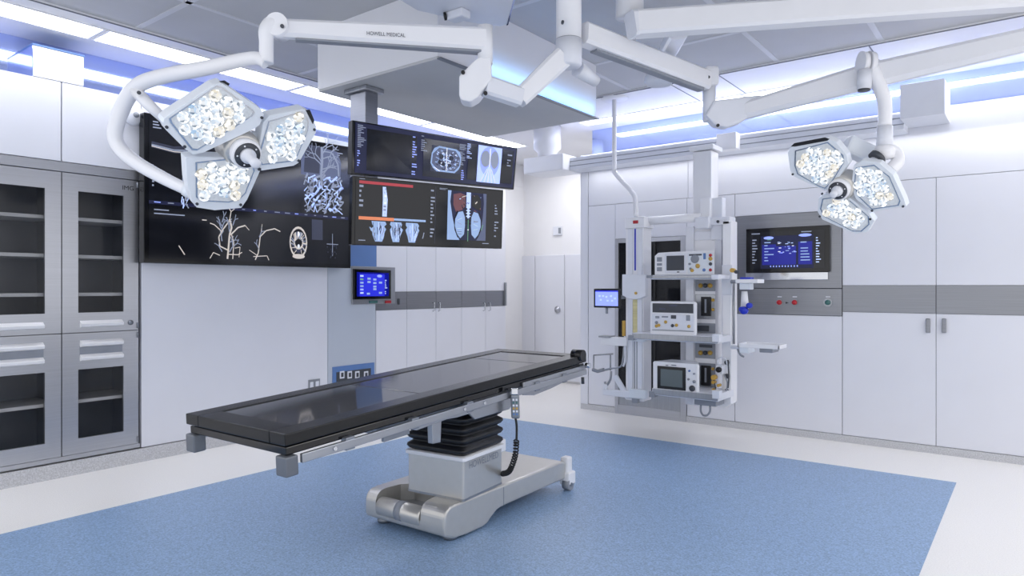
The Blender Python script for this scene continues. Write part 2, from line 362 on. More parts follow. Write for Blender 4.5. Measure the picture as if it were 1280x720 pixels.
# wall-mounted duct box in recess on top
t = thing('duct_box', 'white box with blue edges on top of the left cupboards', 'box', (-5.18, 1.74, 2.592))
ya, yb_ = ly(42), ly(105); zt_ = 2.80
MB().box((-5.299, ya, 2.593), (XL-.004, yb_, zt_-.012), 0, .002).build('body', M_white, t)
MB().box((-5.299, ya-.006, zt_-.012), (XL+.002, yb_+.006, zt_), 0, .002).build('lid', M_blue, t)
MB().box((-5.299, ya-.004, 2.594), (XL-.01, ya, zt_-.014), 0).build('side_panel', M_glow, t)
t = thing('wall_sensor', 'small round white cap on the upper cupboard at the corner of the wall display', 'sensor', (XL, ly(168), 2.4))
p = onX(166, 145, XL); MB().lathe((XL+.0005, p.y, p.z), (1, 0, 0), [(0, 0), (.07, 0), (.07, .03), (.05, .05), (0, .052)]).build('cap', M_whiteb, t)
MB().lathe((XL+.052, p.y, p.z), (1, 0, 0), [(0, 0), (.02, 0), (.02, .004), (0, .004)], 12).build('button', M_grey, t)

# ================================================================== SCREENS
class Scr:
    """a flat screen face: corners TL,TR,BR,BL; draw() adds thin shapes lying on it"""
    def __init__(s, tl, tr, br, bl):
        s.c = [V3(p) for p in (tl, tr, br, bl)]
        s.n = (s.c[1]-s.c[0]).cross(s.c[0]-s.c[3]).normalized()
        if s.n.dot(EYEP-s.c[0]) < 0: s.n.negate()
        s.mb = MB(); s.k = .0012
        s.asp = ((s.c[1]-s.c[0]).length)/((s.c[3]-s.c[0]).length)
    def p(s, u, v, k=None):
        a = s.c[0].lerp(s.c[1], u); b = s.c[3].lerp(s.c[2], u); return a.lerp(b, v)+s.n*(s.k if k is None else k)
    def rect(s, u0, v0, u1, v1, m): s.mb.quad(s.p(u0, v0), s.p(u1, v0), s.p(u1, v1), s.p(u0, v1), m)
    def poly(s, pts, m): s.mb.add([s.p(*q) for q in pts], [list(range(len(pts)))], m)
    def ell(s, u, v, ru, rv, m, n=20): s.poly([(u+ru*math.cos(2*math.pi*i/n), v+rv*math.sin(2*math.pi*i/n)) for i in range(n)], m)
    def line(s, pts, w, m):
        for (u0, v0), (u1, v1) in zip(pts, pts[1:]):
            du, dv = (u1-u0)*s.asp, v1-v0; L = math.hypot(du, dv) or 1e-6; nu, nv = -dv/L*w/s.asp, du/L*w
            s.mb.quad(s.p(u0+nu, v0+nv), s.p(u1+nu, v1+nv), s.p(u1-nu, v1-nv), s.p(u0-nu, v0-nv), m)
    def dashes(s, u0, v0, u1, v1, rows, m, seed=0, fill=.7, h=.45):
        r = random.Random(seed); dv = (v1-v0)/rows
        for i in range(rows):
            w = (u1-u0)*r.uniform(.3, 1)
            if r.random() < fill: s.rect(u0, v0+dv*i, u0+w, v0+dv*(i+h), m)
    def up(s, d=.0004): s.k += d
    def tree(s, u, v, ang, L, w, m, depth, r):
        if depth == 0 or L < .004: return
        pts = [(u, v)]; a = ang
        for k in range(3):
            a += r.uniform(-.25, .25); u += math.cos(a)*L/3/s.asp; v -= math.sin(a)*L/3; pts.append((u, v))
        s.line(pts, w, m)
        for q in range(2): s.tree(u, v, a+(.55 if q else -.5)+r.uniform(-.25, .25), L*r.uniform(.55, .85), w*.7, m, depth-1, r)
MS = [E_white, E_grey, E_dim, E_blue, E_sky, E_navy, E_red, E_org, E_per, E_brn, E_ice, E_grn, M_scr, emi('screen_mid', '#565e7a', .65), emi('screen_maroon', '#6a4248', .65), emi('screen_deep', '#1a1f86', .65)]
W_, G_, D_, B_, S_, N_, R_, O_, P_, T_, I_, GN_, K_, MID_, MAR_, DB_ = range(16)
def slab(corners, thick, bez, root, name_frame='housing', mfr=None, bev=.004):
    """housing behind a face quad; returns Scr inset by bez (u,v fractions)"""
    c_ = [V3(p) for p in corners]; n = (c_[1]-c_[0]).cross(c_[0]-c_[3]).normalized()
    if n.dot(EYEP-c_[0]) < 0: n.negate()
    MB().prism([p-n*.001 for p in c_], -n*thick, 0, bev).build(name_frame, mfr or M_gloss, root)
    f = lambda u, v: c_[0].lerp(c_[1], u).lerp(c_[3].lerp(c_[2], u), v)+n*.0004
    bu, bv = bez
    return Scr(f(bu, bv), f(1-bu, bv), f(1-bu, 1-bv), f(bu, 1-bv)), n

# big display in front of the left wall
XS = -4.95
ya, yb_ = onX(180, 140, XS).y, onX(438.5, 183, XS).y
zt_, zb_ = 2.50, 1.415
t = thing('wall_display', 'very large black wall display of angiogram scans on the left wall', 'display', (XS-.05, (ya+yb_)/2, zb_))
sc, n = slab([(XS, ya, zt_-.03), (XS, yb_, zt_+.02), (XS, yb_, zb_), (XS, ya, zb_)], .075, (.018, .03), t)
MB().box((XL+.0005, (ya+yb_)/2-.5, 1.6), (XS-.077, (ya+yb_)/2+.5, 2.2)).build('wall_mount', M_dgrey, t)
sc.rect(0, 0, 1, 1, K_); sc.up()
sc.rect(0, .585, 1, .61, N_); sc.rect(.46, .0, .99, .57, K_)
sc.poly([(.12, .715), (.43, .735), (.43, .985), (.12, .985)], K_); sc.up()
sc.dashes(.02, .645, .17, .70, 2, G_, 1, 1, .3)
# upper right quadrant: skull and vessel net
sc.poly([(.715, .0), (.93, .03), (.955, .12), (.95, .29), (.715, .26)], MID_); sc.up()
sc.poly([(.74, .0), (.83, .02), (.82, .24), (.73, .24)], D_); sc.up()
sc.line([(.90, .05), (.935, .14), (.94, .24)], .008, G_)
rr = random.Random(5)
sc.line([(.835, .01), (.838, .12), (.832, .25), (.836, .36)], .012, G_)
for q in range(10):
    sc.tree(.835, .02+.03*q, math.radians(rr.choice((40, 140, 20, 160))), .09, .005, G_, 3, rr)
hexp = lambda i, j: (.735+i*.0165+(.008 if j % 2 else 0)+(rr_j[(i*31+j*17) % 97]-.5)*.016, .285+j*.03+(rr_j[(i*13+j*29) % 97]-.5)*.03)
rr_j = [rr.random() for _ in range(97)]
for i in range(14):
    for j in range(10):
        u0, v0 = hexp(i, j)
        if v0 > .57 or u0 > .965 or u0 < .735: continue
        for i2, j2 in (((i+1, j),) if (i+j) % 2 else ((i+1, j-1),)) + (((i, j+1),) if (i*7+j*3) % 5 else ()):
            if rr.random() < .14: continue
            u1, v1 = hexp(i2, j2)
            if v1 < .572: sc.line([(u0, v0), (u1, v1)], rr.choice((.004, .006, .009)), rr.choice((G_, G_, I_)))
# upper left: side view outlines
for q in range(7): sc.line([(.0+.01, .17+q*.006), (.10, .185+q*.007), (.19, .16+q*.01)], .003, rr.choice((D_, T_, G_)))
for q in range(26):
    u, v = rr.uniform(.135, .19), rr.uniform(.2, .56); sc.line([(u, v), (u+rr.uniform(-.01, .01), v+.04), (u+rr.uniform(-.012, .012), v+.07)], .004, rr.choice((G_, I_)))
sc.line([(.15, .57), (.145, .40), (.16, .25), (.185, .19)], .006, G_); sc.line([(.19, .57), (.20, .42), (.215, .33)], .006, G_)
sc.dashes(.015, .02, .06, .1, 4, G_, 3); sc.dashes(.012, .33, .022, .5, 6, G_, 4)
sc.dashes(.93, .02, .985, .07, 3, G_, 6)
for q in range(18): sc.rect(.02+q*.055, .592, .02+q*.055+rr.uniform(.01, .03), .599, P_ if q % 4 == 0 else G_)
# lower: vessel trees
def vt(pts, w, m=T_): sc.line(pts, w*.45, m)
vt([(.335, .985), (.34, .90), (.345, .80), (.355, .74), (.345, .68)], .016); vt([(.34, .92), (.30, .89), (.295, .82), (.315, .76), (.345, .69)], .011)
vt([(.345, .69), (.352, .62), (.34, .59)], .008); vt([(.352, .62), (.368, .60)], .006); vt([(.35, .80), (.385, .74), (.42, .72)], .012); vt([(.42, .72), (.44, .755)], .006); vt([(.31, .78), (.275, .73), (.255, .72)], .008)
vt([(.36, .985), (.365, .86), (.355, .80)], .009); vt([(.30, .96), (.27, .94), (.255, .985)], .007); vt([(.37, .9), (.395, .89), (.39, .97)], .006); vt([(.335, .95), (.385, .95), (.405, .93)], .008)
vt([(.47, .985), (.485, .93), (.495, .80), (.525, .75), (.57, .73), (.60, .75)], .010); vt([(.46, .96), (.53, .95), (.54, .985)], .007); vt([(.44, .91), (.48, .95)], .006); vt([(.50, .76), (.505, .70)], .006); vt([(.12, .90), (.145, .965)], .008); vt([(.22, .70), (.24, .70)], .008)
for q in range(16): sc.tree(rr.choice((.345, .31, .36, .49)), rr.uniform(.7, .95), rr.uniform(.5, 2.6), .05, .004, G_, 2, rr)
for a_, b_, m_ in ((.05, .135, T_), (.043, .115, K_), (.036, .09, D_), (.028, .06, T_), (.02, .042, K_)):
    sc.ell(.70, .83, a_, b_*.98, m_); sc.up()
for q in range(30):
    a = rr.random()*6.28; sc.line([(.70+.022*math.cos(a), .85+.05*math.sin(a)), (.70+.048*math.cos(a+.2), .85+.11*math.sin(a+.2))], .003, T_ if q % 2 else G_)
sc.ell(.70, .76, .006, .02, W_); sc.ell(.70, .86, .006, .015, W_); sc.ell(.70, .945, .035, .02, T_)
sc.line([(.90, .74), (.90, .93)], .003, G_); sc.line([(.865, .83), (.935, .83)], .003, G_)
for q in range(20):
    a = rr.random()*6.28; rad = rr.uniform(.3, 1); sc.rect(.90+.04*rad*math.cos(a), .87+.08*rad*math.sin(a), .90+.04*rad*math.cos(a)+.006, .87+.08*rad*math.sin(a)+.008, D_)
sc.rect(.775, .63, .84, .80, D_); sc.dashes(.95, .64, .99, .68, 2, G_, 8)
sc.mb.build('screen', MS, t, fix=False)

# two monitors hung from the steel post
tu = thing('hanging_monitor', 'upper long black monitor of head scans hung on the steel post', 'monitor', at(540, 200, 4.6))
sc, n = slab([at(441, 150, 4.15), at(647, 185, 5.2), at(642.5, 237, 5.2), at(440, 217.5, 4.15)], .05, (.012, .03), tu)
sc.rect(0, 0, 1, 1, N_); sc.up()
sc.rect(.06, .09, .335, .93, K_); sc.rect(.375, .1, .63, .93, K_); sc.rect(.66, .05, .72, .9, K_); sc.rect(.90, .06, .985, .9, K_); sc.up()
sc.dashes(.012, .04, .055, .5, 13, G_, 11, 1, .5); sc.dashes(.012, .55, .03, .93, 8, P_, 12, .7); sc.dashes(.31, .1, .34, .95, 16, P_, 13, .8); sc.dashes(.36, .05, .40, .45, 9, G_, 14, .8); sc.dashes(.6, .1, .645, .6, 14, G_, 15, .9); sc.dashes(.65, .06, .69, .42, 10, I_, 16, .9); sc.dashes(.94, .1, .975, .5, 6, G_, 17, .7); sc.dashes(.62, .7, .65, .95, 5, P_, 18)
sc.poly([(.425, .22), (.615, .24), (.615, .80), (.42, .80)], D_); sc.up()
sc.poly([(.425, .40), (.44, .28), (.47, .22), (.58, .24), (.605, .30), (.614, .42), (.61, .62), (.60, .70), (.575, .79), (.46, .79), (.435, .72), (.42, .62)], S_); sc.up()
sc.poly([(.432, .41), (.47, .26), (.575, .28), (.606, .43), (.602, .62), (.572, .75), (.464, .75), (.428, .62)], MID_); sc.up()
for q in range(120):
    a = rr.random()*6.28; ra = rr.uniform(.25, .98); u, v = .518+.082*ra*math.cos(a), .51+.23*ra*math.sin(a); b = a+rr.choice((1.57, 1.57, .2))+rr.uniform(-.4, .4)
    k_ = rr.uniform(.008, .02); sc.line([(u-k_*math.cos(b)*.5, v-k_*2.4*math.sin(b)*.5), (u, v+.004), (u+k_*math.cos(b)*.5, v+k_*2.4*math.sin(b)*.5)], rr.uniform(.006, .014), rr.choice((K_, N_, I_, I_, W_, S_)))
sc.up()
for u, v, a, b in ((.485, .45, .014, .06), (.55, .46, .014, .06), (.50, .62, .012, .04), (.54, .63, .012, .04), (.475, .58, .01, .05)): sc.ell(u, v, a, b, K_, 9)
sc.up(); sc.line([(.518, .24), (.519, .5), (.52, .76)], .01, W_); sc.line([(.495, .53), (.518, .50), (.545, .54)], .014, I_); sc.line([(.44, .70), (.48, .78)], .008, W_)
sc.rect(.725, .05, .895, .93, I_); sc.up()
sc.ell(.81, .42, .07, .37, P_); sc.up(); sc.ell(.78, .36, .035, .2, G_); sc.ell(.845, .36, .03, .22, G_); sc.up()
sc.poly([(.77, .93), (.80, .55), (.82, .55), (.86, .93)], I_); sc.line([(.81, .1), (.812, .9)], .014, W_); sc.up()
for q in range(9): sc.line([(.75+q*.014, .93), (.795+q*.004, .6)], .006, P_ if q % 2 else W_)
sc.mb.build('screen', MS, tu, fix=False)
tl_ = thing('hanging_monitor', 'lower black monitor of coloured body scans hung under the head scans', 'monitor', at(540, 270, 4.5))
sc, n = slab([at(441, 219.5, 4.15), at(629.5, 237.5, 4.8), at(627.5, 311, 4.8), at(439.5, 306, 4.15)], .05, (.018, .03), tl_)
sc.rect(0, 0, 1, 1, K_); sc.up()
sc.rect(.02, .03, .36, .075, R_); sc.line([(.515, .02), (.515, .97)], .003, D_)
sc.rect(.02, .585, .24, .635, O_); sc.rect(.24, .59, .45, .625, S_)
sc.poly([(.165, .10), (.185, .10), (.197, .30), (.193, .57), (.165, .57), (.167, .3)], I_)
for (cx, w) in ((.145, .05), (.255, .042), (.36, .046)):
    L_ = [(.65, .85), (.69, .95), (.73, .8), (.77, 1.0), (.81, .85), (.86, .72), (.91, .62), (.97, .5)]
    sc.poly([(cx-w*k_*rr.uniform(.85, 1.1), v) for v, k_ in L_]+[(cx+w*k_*rr.uniform(.85, 1.1), v) for v, k_ in L_[::-1]], S_)
sc.up()
for (cx, w) in ((.145, .05), (.255, .042), (.36, .046)):
    for q in range(16):
        u = cx+rr.uniform(-w, w)*.75; v = rr.uniform(.66, .84); sc.line([(u, v), (u+rr.uniform(-.008, .008), v+.06), (u*.8+cx*.2, v+.12)], rr.uniform(.003, .008), rr.choice((I_, I_, MID_, N_, G_)))
    sc.line([(cx, .66), (cx+.003, .80), (cx, .95)], .010, I_)
sc.poly([(.10, .76), (.085, .74), (.095, .80), (.115, .84)], S_); sc.line([(.44, .80), (.435, .86), (.43, .90)], .008, G_)
for q in range(8): sc.rect(.168+rr.uniform(0, .012), .12+q*.055, .178+rr.uniform(0, .012), .15+q*.055, rr.choice((W_, G_)))
sc.rect(.60, .06, .885, .90, K_); sc.up()
sc.poly([(.60, .06), (.67, .06), (.83, .07), (.885, .07), (.88, .3), (.87, .6), (.84, .9), (.66, .9), (.61, .6)], N_); sc.up()
sc.poly([(.60, .06), (.625, .06), (.618, .25), (.635, .5), (.66, .75), (.69, .9), (.60, .9)], S_); sc.poly([(.885, .07), (.86, .07), (.866, .25), (.86, .5), (.845, .75), (.815, .9), (.885, .9)], MID_); sc.up()
sc.poly([(.64, .12), (.69, .09), (.725, .12), (.73, .3), (.705, .38), (.66, .42), (.64, .3)], MAR_); sc.poly([(.775, .12), (.82, .1), (.845, .2), (.845, .38), (.80, .34), (.775, .3)], K_); sc.rect(.735, .07, .767, .52, I_); sc.up()
for side, cx in ((-1, .69), (1, .81)):
    sc.poly([(cx-side*.02, .40), (cx+side*.012, .42), (cx+side*.034, .54), (cx+side*.036, .66), (cx+side*.018, .80), (cx-side*.006, .87), (cx-side*.032, .80), (cx-side*.038, .64), (cx-side*.036, .50)], S_)
sc.up()
for side, cx in ((-1, .69), (1, .81)):
    sc.line([(cx+side*.02, .40), (cx+side*.042, .56), (cx+side*.036, .72), (cx+side*.012, .86)], .007, K_)
    for q in range(6): sc.ell(cx-side*.045, .36+.05*q, .009, .018, K_, 8)
    for q in range(5):
        v = rr.uniform(.48, .8); sc.line([(cx-.02, v), (cx+.015, v+rr.uniform(-.05, .05))], .004, rr.choice((I_, MID_, G_)))
for q in range(26): sc.line([(lambda u, v: [(u, v), (u+rr.uniform(-.02, .02), v+rr.uniform(-.04, .04))])(rr.uniform(.65, .84), rr.uniform(.1, .38))][0], rr.uniform(.004, .009), rr.choice((K_, D_, G_, T_, MAR_, I_)))
sc.up(); sc.line([(.751, .54), (.75, .92)], .006, GN_); sc.line([(.70, .16), (.735, .13)], .006, T_); sc.line([(.80, .26), (.815, .22)], .01, T_); sc.line([(.862, .62), (.85, .72)], .006, GN_); sc.ell(.751, .72, .005, .012, W_)
for a in ((.02, .0, .10, .02, 1), (.48, .08, .51, .9, 14), (.95, .1, .985, .9, 16), (.02, .1, .05, .55, 6), (.54, .02, .6, .07, 3), (.02, .95, .12, .98, 1), (.86, .94, .98, .97, 1)): sc.dashes(*a, G_, 20+a[4], .8)
sc.mb.build('screen', MS, tl_, fix=False)
# post
pp = onZ(455, 112, 2.5)
t = thing('monitor_post', 'square brushed steel post carrying the two hung monitors', 'post', (pp.x, pp.y, 2.498))
MB().box((pp.x-.105, pp.y-.075, 2.47), (pp.x+.105, pp.y+.075, 2.499), 0, .004).build('ceiling_flange', M_alu, t)
MB().box((pp.x-.075, pp.y-.05, 1.62), (pp.x+.075, pp.y+.05, 2.47), 0, .004).build('post', M_steelh, t)
q0 = at(470, 195, 4.36); q1 = at(560, 205, 4.78)
MB().beam((pp.x, pp.y+.06, 2.08), q1, .05, .06, .05, .06).build('arm', M_alu, t)
q1 = at(540, 268, 4.54); MB().beam((pp.x, pp.y+.06, 1.75), q1, .05, .06, .05, .06).build('arm', M_alu, t)

# small touch panel on left wall
t = thing('touch_panel', 'small blue touch screen on a steel backplate beside the big wall display', 'screen', (XL, ly(466), 1.15))
XT = XL+.035
MB().box((XL-.001, ly(439), lz(466, 380)), (XL+.012, ly(493), lz(466, 333.5)), 0, .003).build('backplate', M_alu, t)
q = [onX(442.5, 336, XT), onX(489, 338, XT), onX(489, 373.5, XT), onX(442.5, 374.5, XT)]
sc, n = slab(q, .022, (.07, .10), t, 'housing')
sc.rect(0, 0, 1, 1, B_); sc.rect(0, 0, 1, .06, N_); sc.rect(.0, .06, .08, 1, N_); sc.rect(.86, .06, 1, 1, N_); sc.up()
for i in range(6): sc.rect(.1, .12+.14*i, .2, .19+.14*i, (I_, GN_, S_, S_, P_, I_)[i])
for (u, v) in ((.32, .22), (.32, .36), (.5, .25), (.5, .40), (.5, .55), (.5, .66), (.3, .85), (.68, .38), (.68, .82)): sc.rect(u, v, u+.1, v+.08, S_)
sc.ell(.7, .14, .08, .06, P_); sc.dashes(.87, .3, .95, .95, 8, I_, 30, .9, .5)
sc.mb.build('screen', MS, t, fix=False)
MB().box((XL+.012, ly(460), lz(466, 379)), (XL+.026, ly(470), lz(466, 375.5)), 0, .003).build('button', M_grn, t)
MB().box((XL+.012, ly(480), lz(484, 379)), (XL+.026, ly(487), lz(484, 375.5)), 0, .003).build('button', M_red, t)

# ================================================================== BACK WALL FITTINGS
ZB0, ZS = .058, 2.062
xs = [bx(p) for p in (735.5, 769, 858.5, 918.5, 1053, 1170, 1288)]
xs += [xs[-1]+.66, xs[-1]+1.32]
def bbox(t, x0, x1, z0, z1, m, name, th=.02, bev=.002, yo=0): return MB().box((x0, YB+yo, z0), (x1, YB+th+yo, z1), 0, bev).build(name, m, t)
def cup_body(t, x0, x1, z0, z1): MB().box((x0, YB+.021, z0), (x1, YB+.34, z1)).build('body', M_wallw, t)
g = .0035
# header panels above the seam
tops = [(xs[0], bx(860), 'white header panel above the equipment pendant on the back wall'), (bx(860), xs[4]+.0, 'white header panel above the steel wall console'), (xs[4], xs[6], 'white header panel above the right-hand cupboards'), (xs[6], xs[8], 'white header panel at the far right end of the back wall')]
for a, b_, lb in tops:
    tag(MB().box((a+g/2, YB, ZS+g), (b_-g/2, YB+.3, 2.588), 0, .002).build('header_panel', M_wall), lb, 'panel', 'header panels on the back wall')
struct('trim_2', MB().box((xs[0]-.02, YB+.012, ZB0), (xs[8], YB+.024, 2.586)), M_seam)
# narrow left panel + panel above shutter cabinet + narrow right panel
t = thing('wall_cupboard', 'narrow white cupboard left of the dark glazed cabinet', 'cupboard', ((xs[0]+xs[1])/2, YB, ZB0), 'white cupboards on the back wall')
cup_body(t, xs[0]+g, xs[1]-g, ZB0, ZS); bbox(t, xs[0]+g/2, xs[1]-g/2, ZB0, ZS, M_wall, 'door')
zc = bz(814, 297)
tag(MB().box((xs[1]+g/2, YB, zc+g), (xs[2]-g/2, YB+.3, ZS), 0, .002).build('wall_panel', M_wall), 'white panel directly above the dark glazed cabinet', 'panel')
t = thing('wall_cupboard', 'narrow white cupboard behind the gas column of the equipment pendant', 'cupboard', ((xs[2]+xs[3])/2, YB, ZB0), 'white cupboards on the back wall')
cup_body(t, xs[2]+g, xs[3]-g, ZB0, ZS); bbox(t, xs[2]+g/2, xs[3]-g/2, ZB0, ZS, M_wall, 'door')
# dark glazed cabinet
t = thing('glazed_cabinet', 'dark glass cabinet with a steel frame in the back wall', 'cabinet', ((xs[1]+xs[2])/2, YB, .0))
a, b_ = xs[1]+.002, xs[2]-.002; fw = .055
f = MB()
f.box((a, YB-.012, .0), (a+fw*.7, YB+.03, zc), 0, .002).box((b_-fw, YB-.012, .0), (b_, YB+.03, zc), 0, .002).box((a+fw*.7, YB-.012, zc-.04), (b_-fw, YB+.03, zc), 0, .002).box((a+fw*.7, YB-.012, .0), (b_-fw, YB+.03, .09), 0, .002)
f.build('frame', M_steel, t)
MB().box((a, YB+.30, .09), (b_, YB+.32, zc-.04)).box((a, YB+.03, .09), (a+.02, YB+.30, zc-.04)).box((b_-.02, YB+.03, .09), (b_, YB+.30, zc-.04)).box((a, YB+.03, zc-.06), (b_, YB+.30, zc-.04)).box((a, YB+.03, .07), (b_, YB+.30, .09)).build('body', M_blk, t)
xm = bx(818)
MB().box((xm-.012, YB-.002, .25), (xm+.012, YB+.02, zc-.04)).build('centre_post', M_blk, t)
MB().box((a+fw*.7, YB+.004, .25), (xm-.012, YB+.012, zc-.04)).build('glass_pane', M_gdark, t)
MB().box((xm+.012, YB+.004, .25), (b_-fw, YB+.012, zc-.04)).build('glass_pane', M_gdark, t)
MB().box((a+fw*.7, YB-.004, .09), (b_-fw, YB+.02, .25), 0, .002).build('steel_kick_panel', M_alu, t)
for z in (.55, .95, 1.35): MB().box((a+.021, YB+.05, z), (b_-.021, YB+.295, z+.012)).build('shelf', M_inside, t)
# steel wall console with display
a, b_ = xs[3]+.003, xs[4]-.003
zk0, zk1 = 1.012, bz(985, 267)
t = thing('wall_cupboard', 'white cupboard with its steel console in the middle of the back wall', 'cupboard', ((a+b_)/2, YB, ZB0), 'white cupboards on the back wall')
cup_body(t, a, b_, ZB0, ZS); bbox(t, a, b_, zk1+g, ZS, M_wall, 'upper_door'); bbox(t, a, b_, ZB0, zk0-g, M_wall, 'lower_door')
t = thing('control_console', 'brushed steel wall console with red and green buttons under a blue screen', 'console', ((a+b_)/2, YB, zk0))
zsp = bz(985, 360.5)
MB().box((a, YB-.006, zsp+.002), (b_, YB+.019, zk1), 0, .002).build('upper_plate', M_steelh, t)
MB().box((a, YB-.006, zk0), (b_, YB+.019, zsp-.002), 0, .002).build('lower_plate', M_steelh, t)
MB().box((bx(933), YB-.03, bz(985, 350)), (bx(1036), YB-.006, bz(985, 340.5)), 0, .003).build('keyboard_tray', M_chrome, t)
YF = YB-.007
for px, m_ in ((974.5, M_red), (993.5, M_red), (1035, M_grn)):
    p = onY(px, 378, YF); MB().lathe((p.x, YF, p.z), (0, -1, 0), [(0, 0), (.034 if m_ is M_grn else .026, 0), (.034 if m_ is M_grn else .026, .008)], 20, 1).lathe((p.x, YF-.008, p.z), (0, -1, 0), [(0, 0), (.022, 0), (.02, .014), (.012, .02), (0, .021)], 20, 0).build('button', [m_, M_alu], t)
p = onY(984, 378.5, YF); MB().prism([(p.x-.012, YF, p.z+.008), (p.x+.014, YF, p.z), (p.x-.012, YF, p.z-.008)], (0, -.004, 0)).build('arrow_mark', M_black, t)
for px in (974.5, 993.5, 1035):
    p = onY(px, 371, YF); MB().box((p.x-.018, YF-.001, p.z-.004), (p.x+.018, YF, p.z+.004)).build('label_plate', M_whiteb, t)
YD = YB-.04
t = thing('wall_monitor', 'black framed monitor with blue operating data in the steel wall console', 'monitor', (bx(985), YB-.03, bz(985, 340)))
q = [(bx(932.5, YD), YD, bz(932.5, 287, YD)), (bx(1037, YD), YD, bz(1037, 280.5, YD)), (bx(1037, YD), YD, bz(1037, 339.5, YD)), (bx(932.5, YD), YD, bz(932.5, 341, YD))]
zt_ = (q[0][2]+q[1][2])/2; zb_ = (q[2][2]+q[3][2])/2
q = [(q[0][0], YD, zt_), (q[1][0], YD, zt_), (q[1][0], YD, zb_), (q[0][0], YD, zb_)]
sc, n = slab(q, .032, (.055, .085), t)
sc.rect(0, 0, 1, 1, N_); sc.up(); sc.rect(.0, .0, 1, .12, K_); sc.rect(.0, .12, .15, 1, K_); sc.rect(.86, .12, 1, 1, K_); sc.rect(.17, .35, .36, .9, DB_); sc.rect(.36, .4, .63, .9, DB_); sc.rect(.66, .3, .84, .9, DB_); sc.up()
sc.ell(.26, .17, .07, .04, P_); sc.ell(.75, .13, .085, .04, P_); sc.dashes(.2, .28, .34, .85, 7, S_, 40, .9, .35); sc.dashes(.69, .3, .83, .85, 7, S_, 41, .9, .35); sc.dashes(.03, .2, .11, .9, 9, G_, 42, .8, .4); sc.dashes(.89, .2, .96, .9, 10, I_, 43, .9, .4); sc.dashes(.02, .03, .22, .09, 1, G_, 44, 1); sc.dashes(.7, .03, .97, .08, 1, G_, 45, 1)
for q_ in range(22): sc.rect(*(lambda u, v: (u, v, u+rr.uniform(.01, .05), v+.018))(rr.uniform(.38, .6), rr.uniform(.22, .6)), rr.choice((I_, W_, S_, P_)))
for q_ in range(10): sc.rect(.28+q_*.04, .92, .295+q_*.04, .96, P_)
sc.dashes(.24, .2, .3, .27, 1, GN_, 46, 1)
sc.mb.build('screen', MS, t, fix=False)
# right-hand cupboards
zr1, zr0 = bz(1053, 357), bz(1053, 389.5)
rl = ['white cupboard with a steel band, right of the wall console', 'white cupboard with a steel band, second to the right of the wall console', 'white cupboard with a steel band at the right edge of the view', 'white cupboard with a steel band beyond the right edge']
for i in range(3):
    a, b_ = xs[4+i]+g/2, xs[5+i]-g/2
    t = thing('wall_cupboard', rl[i], 'cupboard', ((a+b_)/2, YB, ZB0), 'white cupboards on the back wall')
    cup_body(t, a+.004, b_-.004, ZB0, ZS)
    bbox(t, a, b_, zr1+.002, ZS, M_wall, 'upper_door'); bbox(t, a, b_, ZB0, zr0-.002, M_wall, 'lower_door'); bbox(t, a, b_, zr0, zr1, M_steelh, 'steel_band', .02, .001, -.001)
    px = {0: 1160.5, 1: 1180.5}.get(i)
    if px:
        hx = bx(px); z0, z1 = bz(px, 416), bz(px, 398)
        MB().box((hx-.014, YB-.028, z0), (hx+.014, YB-.016, z1), 0, .004).box((hx-.01, YB-.017, z0+.008), (hx+.01, YB, z0+.022)).box((hx-.01, YB-.017, z1-.022), (hx+.01, YB, z1-.008)).build('handle', M_steelh, t)

# ceiling service beam on the back wall
t = thing('service_beam', 'white ceiling supply beam with end blocks along the back wall', 'beam', (-2.0, 5.86, 2.41))
xa, xb = bx(711, 5.75), bx(1130, 5.75)
MB().box((xa, 5.75, 2.412), (xb, YB-.001, 2.53), 0, .004).build('beam_body', M_whiteb, t)
for z in (2.445, 2.49): MB().box((xa, 5.745, z), (xb, 5.75, z+.006)).build('groove', M_grey, t)
MB().box((bx(1125, 5.6), 5.6, 2.455), (bx(1181, 5.6), YB-.001, 2.70), 0, .004).build('end_block', M_whiteb, t)
MB().box((bx(660, 5.7), 5.62, 2.40), (bx(709, 5.7), YB-.001, 2.56), 0, .01).build('end_block', M_white, t)
c_ = (bx(682, 5.75), 5.78); MB().lathe((c_[0], c_[1], 2.56), (0, 0, 1), [(.0, 0), (.10, 0), (.10, .06), (.14, .1), (.14, ZC-.015-2.56), (0, ZC-.015-2.56)]).build('hanger', M_white, t)
MB().box((bx(896, 5.66), 5.64, 2.40), (bx(921, 5.66), 5.749, 2.54), 0, .006).build('bracket', M_white, t)

# ================================================================== CEILING BULKHEAD
t = thing('ceiling_bulkhead', 'large white boxed bulkhead with grey underside hanging from the ceiling', 'bulkhead', (-3.15, 3.55, 2.5))
bxx = (-3.66, -2.6); byy = (2.72, 4.42)
MB().box((bxx[0], byy[0], 2.515), (bxx[1], byy[1], ZC-.001)).build('body', mat('white_gloss_panel', '#e8e9ee', .3, noise=(3, .01, 1)), t)
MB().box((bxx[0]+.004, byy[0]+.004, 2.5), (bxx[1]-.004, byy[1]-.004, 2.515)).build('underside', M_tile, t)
MB().box((bxx[1]-.006, byy[0], 2.496), (bxx[1]+.024, byy[1]+.006, 2.504)).build('edge_strip', M_alud, t)
MB().box((bxx[1]+.006, 3.0, 2.506), (bxx[1]+.016, 4.36, 2.51)).build('glow_strip', mat('sky_glow_strip', '#9cc4ff', .5, emit='#6ea4ff', es=5, noise=(3, .01, 1)), t)  # glowing strip added to give this side its blue glow
